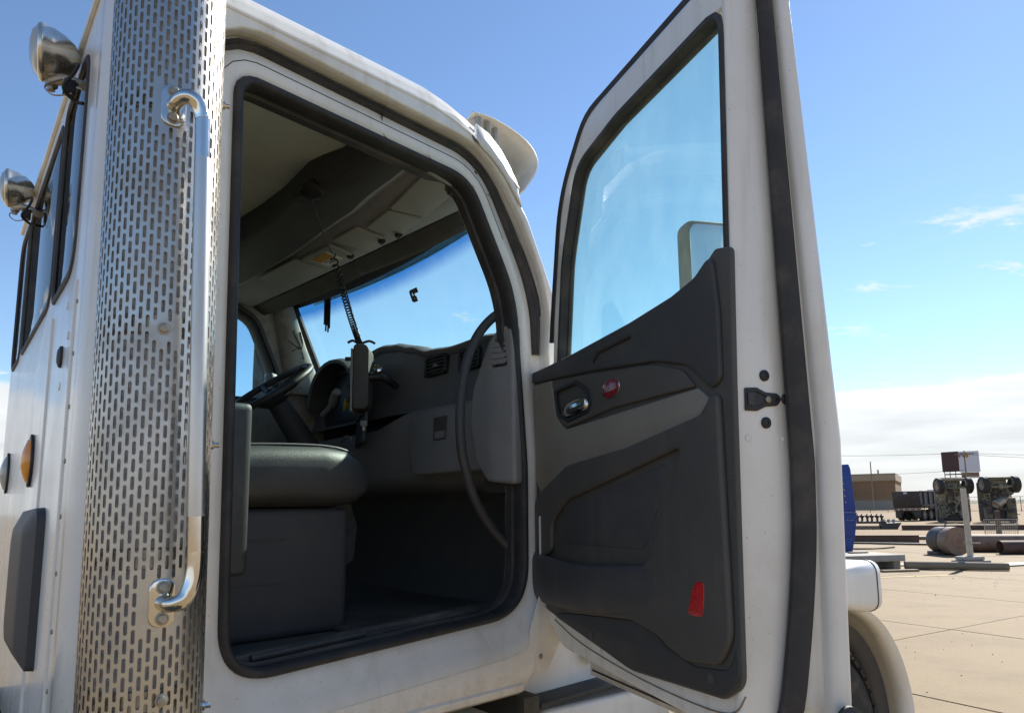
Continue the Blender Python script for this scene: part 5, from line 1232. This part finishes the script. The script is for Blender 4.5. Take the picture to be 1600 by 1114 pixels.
# --- cement slab on blocks
sl = empty('cement_slab', (8.95,18.75,0), R(12), 'flat grey cement slab raised on blocks beside the truck headlamp', 'slab')
MB().box((-2.2,-0.6,0.20),(0.85,0.55,0.36)).build('slab_top', M['cement'], sl, bevel=0.012)
for x in (-1.8,-0.75,0.05,0.72): MB().box((x-0.10,-0.45,0.0),(x+0.10,0.4,0.199)).build('slab_block', M['cement'], sl, bevel=0.01)
MB().box((-0.10,0.2,0.361),(0.42,0.35,0.40)).build('slab_lug', M['dark_steel'], sl, bevel=0.01)
s2 = empty('cement_slab', (8.9,21.6,0), R(12), 'second low cement slab lying behind the raised one', 'slab')
MB().box((-2.4,-0.5,0.0),(0.55,0.4,0.22)).build('slab_top', M['cement'], s2, bevel=0.012)
p_ = empty('plank', (9.4,17.7,0), R(8), 'short weathered plank on the ground under the raised cement slab', 'plank')
MB().box((-0.5,-0.10,0.0),(0.45,0.06,0.05)).build('board', M['wood'], p_, bevel=0.006)
# black hoses / plates on the ground right of the block
mb = MB(); mb.box((12.35,18.6,0.004),(16.5,20.9,0.02)); mb2 = MB()
e = empty('steel_plate', (13.6,19.35,0), R(17), 'thin dark steel plate on the ground right of the cement block', 'plate'); MB().box((-1.05,-0.35,0.0),(2.2,0.25,0.035)).build('plate_sheet', M['dark_steel'], e)
e = empty('steel_plate', (10.35,19.5,0), R(-16), 'thin tan steel plate on the ground behind the timber pole', 'plate'); MB().box((-0.75,-0.30,0.0),(0.9,0.25,0.03)).build('plate_sheet', M['tan_steel'], e)
# --- wire mesh panels and board at right edge
def mesh_panel(loc, rz, w, h, lab):
    e = empty('wire_mesh_panel', loc, rz, lab, 'mesh panel', 'wire mesh panels')
    mb = MB()
    for k in range(int(w/0.075)+1): mb.tube([(-w/2+0.075*k,0,0.02),(-w/2+0.075*k,0,h)],0.0065,4)
    for k in range(int(h/0.075)+1): mb.tube([(-w/2,0.006,0.02+0.075*k),(w/2,0.006,0.02+0.075*k)],0.0065,4)
    o = mb.build('wire_grid', M['pole_white'], e, 0); o['kind'] = 'stuff'
    mb = MB(); mb.tube([(-w/2,0,0),(-w/2,0,h+0.02),(w/2,0,h+0.02),(w/2,0,0),(-w/2,0,0)],0.02,6); mb.build('panel_frame', M['pole_white'], e)
mesh_panel((18.4,27.2,0), R(-8), 1.15, 0.98, 'left wire mesh panel, above the open-ended dark pipe')
mesh_panel((19.9,26.4,0), R(-14), 0.9, 1.2, 'right wire mesh panel, below the yellowed board')
e = empty('leaning_post', (19.35,26.6,0), 0, 'pale leaning concrete post between the two wire mesh panels', 'post'); mb = MB(); mb.box((-0.13,-0.12,0.0),(0.13,0.12,1.45), Matrix.Rotation(R(12),3,'Y'),(0,0,0)); mb.build('post_body', M['cement'], e, bevel=0.02)
e = empty('yellowed_board', (20.1,26.9,0), R(-14), 'yellowed board standing upright at the right edge of the yard', 'board'); MB().box((-0.32,-0.03,0.0),(0.8,0.03,1.62)).build('board_sheet', M['ply'], e, bevel=0.006)
e = empty('rusty_post', (19.85,29.5,0), 0, 'slim rusty post standing behind the wire mesh, in front of the lifted trucks', 'post'); MB().box((-0.07,-0.07,0.0),(0.07,0.07,1.3)).build('post_body', M['rust'], e, bevel=0.01)

# --- wheels for far trucks
def far_wheel(par, c, axis, r, w, nm='wheel'):
    t = MB().lathe([(-w/2,r*0.60),(-w/2,r*0.9),(-w/2+0.05,r),(w/2-0.05,r),(w/2,r*0.9),(w/2,r*0.60)], c, axis, 26, False).build(nm, M['tyre'], par, 40)
    MB().lathe([(-w/2+0.02,r*0.62),(-w/2+0.03,r*0.52),(-w/2+0.12,r*0.48),(-w/2+0.10,r*0.2),(-w/2+0.02,r*0.18),(-w/2,0.01)], c, axis, 22, False).build('rim', M['rim_grey'], t, 40)
    MB().lathe([(w/2-0.02,r*0.62),(w/2-0.06,r*0.5),(w/2-0.10,r*0.2),(w/2-0.04,0.01)], c, axis, 18, False).build('inner_rim', M['dark_steel'], t, 40)
# --- dump truck
dt = empty('dump_truck', (37.2,67.8,0), R(37), 'black dump truck parked tail toward us with a white plate on its tailgate', 'truck')
# local x forward, y left, z up ; tail at x=0
def dpart(nm, lo, hi, m, bev=0.02): return MB().box(lo, hi).build(nm, M[m], dt, bevel=bev)
mb = MB(); mb.add([(0,-1.25,1.15),(0,1.25,1.15),(-0.18,1.25,2.75),(-0.18,-1.25,2.75),(0.12,-1.25,1.15),(0.12,1.25,1.15),(-0.06,1.25,2.75),(-0.06,-1.25,2.75)], [(0,1,2,3),(7,6,5,4),(0,4,5,1),(1,5,6,2),(2,6,7,3),(3,7,4,0)])
tg = mb.build('tailgate', M['truck_black'], dt, bevel=0.02)
MB().box((-0.19,-0.16,2.50),(-0.165,0.16,2.66)).build('white_plate', M['board_white'], tg)
MB().box((-0.13,-1.2,1.95),(-0.05,1.2,2.05)).build('tailgate_rib', M['truck_black'], tg)
mb = MB(); mb.add([(0.1,-1.25,1.15),(6.6,-1.25,1.15),(6.6,-1.25,2.7),(-0.06,-1.25,2.7),(0.1,1.25,1.15),(6.6,1.25,1.15),(6.6,1.25,2.7),(-0.06,1.25,2.7)], [(0,1,2,3),(7,6,5,4),(0,4,5,1),(1,5,6,2),(3,7,4,0)])
mb.build('dump_body', M['navy'], dt, 0)
for k in range(6): dpart('body_rib', (0.6+1.05*k,-1.34,1.18), (0.72+1.05*k,-1.255,2.68), 'navy')
dpart('body_top_rail', (-0.05,-1.34,2.66), (6.6,-1.22,2.78), 'truck_black'); dpart('body_side_rail', (0.0,-1.36,1.30), (6.6,-1.257,1.52), 'truck_black')
dpart('rear_apron', (-0.10,-1.2,0.92), (0.15,1.2,1.14), 'rust_light')
for y in (-0.8,-0.3,0.25,0.75): MB().lathe([(0,0.07),(0.03,0.06)], (-0.10,y,1.04),(-1,0,0),12).build('tail_lamp', M['board_white'], dt)
dpart('frame_rail', (0.1,-0.5,0.62), (9.5,-0.38,0.92), 'dark_steel'); dpart('frame_rail', (0.1,0.38,0.62), (9.5,0.5,0.92), 'dark_steel')
dpart('mud_flap', (0.05,-1.15,0.25), (0.09,-0.55,0.92), 'truck_black'); dpart('mud_flap', (0.05,0.55,0.25), (0.09,1.15,0.92), 'truck_black')
for x in (0.85, 2.2, 3.5, 8.6):
    for y in (-0.95, 0.95): far_wheel(dt, Vector((x,y,0.52)), Vector((0,1 if y<0 else -1,0)), 0.52, 0.45)
mb = MB(); mb.prism([(6.9,0.8),(9.9,0.8),(9.95,1.5),(9.7,1.75),(8.5,1.95),(8.3,2.0),(8.15,2.95),(6.95,2.95)], axes((1,0,0),(0,0,1),(0,-1,0)), -1.1, 1.1); cb = mb.build('cab', M['truck_black'], dt, bevel=0.06)
MB().box((7.2,-1.115,2.05),(8.0,-1.1,2.75)).build('cab_window', M['grey_truck'], cb)
dpart('cab_shield', (5.9,-1.2,2.79), (7.4,1.2,2.86), 'truck_black')
mb = MB(); mb.cyl((6.75,-1.0,0.9),(6.75,-1.0,3.5),0.09,0.09,12); mb.build('exhaust', M['dull_metal'], dt)
# --- two trucks lifted nose-up, undersides toward us
def lifted_truck(loc, rz, lab, m1, m2, muffler):
    e = empty('lifted_truck', loc, rz, lab, 'truck', 'nose-up trucks at the back of the yard')
    # local x across, y away, z up; the front axle is high and nearest us
    for sx in (-1, 1):
        far_wheel(e, Vector((sx*1.05,0.0,3.05)), Vector((sx*-1.0,0.35,0)).normalized() if sx < 0 else Vector((-1,-0.35,0)).normalized(), 0.68, 0.42)
        mb = MB(); mb.prism([(0.0,3.3),(0.22,3.3),(2.6,0.55),(2.3,0.45)], axes((0,1,0),(0,0,1),(1,0,0)), sx*0.42-0.06, sx*0.42+0.06); mb.build('frame_rail', M[m1], e)
        mb = MB(); loops = []
        for k in range(9):
            a = math.pi*k/8; loops.append([Vector((sx*0.82, 0.15+0.62*math.cos(a)*0.9, 3.05+0.66*math.sin(a))), Vector((sx*1.26, 0.15+0.62*math.cos(a)*0.9, 3.05+0.66*math.sin(a)))])
        mb.loft(loops, False); mb.build('mudguard', M[m2], e, 50, solid=0.03)
    mb = MB(); mb.tube([(-1.0,-0.05,2.95),(-0.5,-0.10,2.88),(0.5,-0.10,2.88),(1.0,-0.05,2.95)],0.10,10); mb.build('front_axle', M[m1], e)
    MB().lathe([(-0.2,0.12),(-0.08,0.22),(0.08,0.22),(0.2,0.12)], (0.1,-0.12,2.88),(0,-1,0.2),14).build('axle_housing', M[m1], e)
    MB().box((-1.0,-0.1,3.45),(1.0,0.5,3.68)).build('bumper', M[m2], e, bevel=0.04)
    MB().box((-0.55,0.15,3.2),(0.55,0.7,3.45)).build('nose_guard', M[m1], e, bevel=0.04)
    MB().box((-0.36,0.25,2.2),(0.36,1.1,3.1)).build('engine_sump', M['dark_steel'], e, bevel=0.12)
    mb = MB(); mb.cyl((0.0,0.5,2.2),(0.05,2.0,0.8),0.10,0.10,10); mb.build('drive_shaft', M[m1], e)
    MB().box((-1.1,0.8,0.35),(-0.5,2.0,1.25)).build('tool_box', M[m1], e, bevel=0.03)
    MB().box((0.45,0.6,0.35),(1.15,1.9,2.0)).build('fuel_box', M[m2], e, bevel=0.04)
    MB().box((-0.4,1.1,0.4),(0.4,2.2,1.4)).build('transfer_case', M['dark_steel'], e, bevel=0.10)
    MB().box((-1.2,2.2,0.5),(1.2,2.5,3.3)).build('cargo_bed', M[m2], e, bevel=0.05)
    MB().box((-1.25,1.0,0.05),(1.25,2.15,1.55)).build('rear_body', M['dark_steel'], e, bevel=0.08)
    MB().box((-1.1,0.6,0.0),(-0.8,2.3,0.36)).build('dunnage', M['dark_steel'], e, bevel=0.03); MB().box((0.8,0.6,0.0),(1.1,2.3,0.36)).build('dunnage', M['dark_steel'], e, bevel=0.03)
    mb = MB(); mb.tube([(-1.15,-0.05,2.3),(-0.75,0.3,1.5),(-0.9,0.5,0.7)],0.035,6); mb.tube([(-0.75,-0.05,2.3),(-0.6,0.3,1.5),(-0.75,0.5,0.7)],0.035,6)
    for k in range(6): mb.tube([(-1.15+0.06*k,-0.05+0.07*k,2.3-0.25*k),(-0.75+0.03*k,-0.05+0.07*k,2.3-0.25*k)],0.025,5)
    mb.build('access_ladder', M['olive_grey'], e)
    mb = MB(); mb.tube([(0.9,0.0,2.45),(0.3,0.4,1.6),(0.1,0.8,1.1)],0.05,6); mb.build('steering_link', M['pole_white'], e)
    MB().lathe([(0,0.34),(0.06,0.35)], (0,1.2,0.75),(0,-1,0.1),18).build('rear_hub', M[m1], e)
    rc_ = random.Random(int(loc[0]*10)); mb = MB()
    for k in range(46):
        c_ = Vector((rc_.uniform(-1.05,1.05), rc_.uniform(-0.05,0.9), rc_.uniform(0.5,2.7))); s_ = Vector((rc_.uniform(0.03,0.2), rc_.uniform(0.03,0.12), rc_.uniform(0.03,0.16)))
        mb.box(tuple(c_-s_), tuple(c_+s_), Matrix.Rotation(rc_.uniform(-0.6,0.6),3,'Y'))
    for k in range(14):
        a_ = Vector((rc_.uniform(-1,1), rc_.uniform(-0.1,0.6), rc_.uniform(0.6,2.8))); mb.tube([a_, a_+Vector((rc_.uniform(-0.4,0.4), 0.1, rc_.uniform(-0.7,0.7)))], 0.03, 5)
    o = mb.build('undercarriage_fittings', M['dark_steel'] if muffler else M['olive_grey'], e, 30); o['kind'] = 'stuff'
    if muffler: MB().lathe([(-0.45,0.27),(-0.42,0.34),(0.36,0.34),(0.40,0.30),(0.36,0.28),(0.30,0.02)], (-0.15,-0.02,1.62), Vector((-0.7,-0.55,-0.45)).normalized(), 20).build('muffler', M['dull_metal'], e, 40)
lifted_truck((37.3,60.6,0), R(-24), 'left of the two olive trucks lifted nose-up with wheels in the air', 'olive', 'olive_grey', False)
lifted_truck((39.7,58.4,0), R(-24), 'right of the two lifted olive trucks, with a round muffler under its wheels', 'olive_grey', 'olive', True)
# grey tanker behind them
tk = empty('grey_tank_trailer', (50.5,64.5,0), R(-30), 'smooth grey tank body behind the lifted trucks at the right edge', 'tank')
MB().lathe([(-3.0,0.2),(-2.8,0.9),(-2.4,1.15),(3,1.15)], (0,0,2.45), (1,0,0), 28).build('tank_shell', M['grey_truck'], tk, 50)
MB().box((-2.0,-0.9,0.4),(3,0.9,1.25)).build('tank_frame', M['dark_steel'], tk, bevel=0.03)
# --- billboard
bb = empty('billboard', (95.2,152.0,0), R(-32), 'double billboard on a tall column, dark back on the left, white face on the right', 'billboard')
# local x across (right), y away
def bpanel(nm, p0, p1, z0, z1, m, th=0.3):
    p0, p1 = Vector(p0), Vector(p1); d = (p1-p0).normalized(); n_ = Vector((-d.y,d.x))*th
    mb = MB(); mb.loft([[Vector((p0.x,p0.y,z0)),Vector((p1.x,p1.y,z0)),Vector((p1.x+n_.x,p1.y+n_.y,z0)),Vector((p0.x+n_.x,p0.y+n_.y,z0))],[Vector((p0.x,p0.y,z1)),Vector((p1.x,p1.y,z1)),Vector((p1.x+n_.x,p1.y+n_.y,z1)),Vector((p0.x+n_.x,p0.y+n_.y,z1))]],True,True,True)
    return mb.build(nm, M[m], bb, 0)
bpanel('back_panel', (-3.1,1.7), (0.0,0.3), 8.2, 12.5, 'board_back')
bpanel('face_panel', (0.08,0.0), (3.75,-0.15), 8.0, 12.4, 'board_white')
for k in range(3): MB().box((-2.8+1.0*k,0.7-0.2*k,6.9),(-2.65+1.0*k,1.0-0.2*k,8.3)).build('hanger', M['board_back'], bb)
MB().box((-2.8,0.5,7.5),(0.4,0.75,7.75)).build('back_truss', M['board_back'], bb)
MB().box((0.3,0.12,7.0),(3.5,0.36,7.95)).build('skirt', M['rust_light'], bb)
MB().box((-3.9,-0.5,6.75),(4.8,0.08,6.92)).build('catwalk', M['dark_steel'], bb)
mb = MB(); mb.cyl((0.75,0.5,0),(0.75,0.5,7.8),0.33,0.33,14); mb.build('column', M['board_back'], bb)
text_mesh('billboard_lettering', 'W', 1.35, axes((1,-0.04,0),(0,0,1),(0,-1,0),(0.62,-0.08,11.55)), M['navy'], bb, 0.02)
mb = MB(); mb.prism([(1.25,11.1),(1.25,11.9),(1.6,12.05),(1.9,11.6),(1.7,11.05)], axes((1,-0.04,0),(0,0,1),(0,-1,0),(0,-0.06,0)), 0, 0.03); mb.build('orange_emblem', M['orange_ink'], bb, 0)
# --- utility poles and wires
def upole(x, y, h, arm, lab):
    e = empty('utility_pole', (x,y,0), R(-28), lab, 'utility pole', 'utility poles')
    mb = MB(); mb.cyl((0,0,0),(0,0,h),0.17,0.11,10); mb.build('pole_shaft', M['wood'], e)
    if arm:
        MB().box((-1.6,-0.06,h-0.75),(1.6,0.06,h-0.6)).build('crossarm', M['wood'], e)
        for k in range(6): MB().lathe([(0,0.05),(0.1,0.08),(0.2,0.04)], (-1.45+0.58*k,0,h-0.6),(0,0,1),8).build('insulator', M['dark_steel'], e)
    return e
upole(82.5,164.2,11.2,False,'plain wooden utility pole in front of the tan building')
upole(88.0,138.5,11.6,True,'wooden utility pole with a crossarm in front of the billboard')
def wire(a, b, sag, lab):
    a, b = Vector(a), Vector(b); mb = MB()
    mb.tube([a.lerp(b,k/16)+Vector((0,0,-sag*4*(k/16)*(1-k/16))) for k in range(17)],0.03,4)
    tag(mb.build('overhead_wire', M['dark_steel'], None), lab, 'wire', 'overhead wires')
wire((30,175,17.0),(88,138.5,11.2),1.6,'topmost overhead wire crossing the sky left of the billboard')
wire((88,138.5,11.2),(150,118,11.0),1.4,'overhead wire running right from the crossarm pole')
wire((60,168,8.9),(88,138.5,7.9),0.7,'lower overhead wire left of the lifted trucks')
wire((88,138.5,10.9),(150,116,8.4),1.2,'lower overhead wire running right from the crossarm pole')
# --- tan building
bd = empty('tan_building', (86.5,184.0,0), R(-31), 'long flat-roofed tan brick building beyond the fence', 'building')
MB().box((-70,0,0),(10.5,30,7.3)).build('wall', M['brick'], bd, 0)
MB().box((-70.2,-0.25,7.305),(10.7,30.2,9.1)).build('parapet', M['brick_trim'], bd, 0)
MB().box((-70.1,-0.15,6.9),(10.6,0.0,7.3)).build('cornice', M['brick'], bd, 0)
MB().box((-70,-0.12,0),(10.52,-0.01,2.4)).build('plinth', M['taupe'], bd, 0)
for x in (-9.5,-2.5):
    MB().box((x,-0.14,0.2),(x+1.6,-0.02,4.0)).build('door', M['tan_steel'], bd, 0)
MB().box((6.5,3,9.11),(6.9,3.4,10.2)).build('roof_vent', M['dull_metal'], bd, 0)
for k in range(5): MB().box((-12+4.4*k,-0.10,2.45),(-11.8+4.4*k,-0.005,6.88)).build('wall_pilaster', M['brick'], bd, 0)
# --- fence in front of it
fe = empty('chain_link_fence', (66,133,0), R(-25), 'tall wire fence with slim posts in front of the tan building', 'fence')
for k in range(22):
    mb = MB(); mb.cyl((-26+2.9*k,0,0),(-26+2.9*k,0,2.6),0.055,0.055,8); mb.build('fence_post', M['tan_steel'], fe)
for z in (2.55,0.15): 
    mb = MB(); mb.tube([(-26,0,z),(36,0,z)],0.035,6); mb.build('fence_rail', M['tan_steel'], fe)
mb = MB()
for k in range(110): 
    x = -26+0.56*k; mb.tube([(x,0,0.15),(x+1.2,0,2.55)],0.008,3); mb.tube([(x+1.2,0,0.15),(x,0,2.55)],0.008,3)
o = mb.build('fence_wire', M['dull_metal'], fe, 0); o['kind'] = 'stuff'
# low distant ridge of scrub along the horizon
mb = MB(); lp0, lp1, lp2 = [], [], []
for k in range(121):
    a = R(-100 + 200*k/120); d = 900; h = 3.0+2.0*math.sin(k*1.7)+1.6*math.sin(k*0.63+1)
    lp0.append(Vector((math.sin(a)*d, math.cos(a)*d, -1))); lp1.append(Vector((math.sin(a)*(d+30), math.cos(a)*(d+30), h))); lp2.append(Vector((math.sin(a)*(d+200), math.cos(a)*(d+200), h*0.8)))
mb.loft([lp0,lp1,lp2], False); M['scrub'] = mat('distant_scrub', (0.16,0.15,0.11), 0.95, col2=(0.10,0.11,0.07), nscale=0.03, namt=0.8)
struct(mb.build('distant_hills', M['scrub'], None, 60))
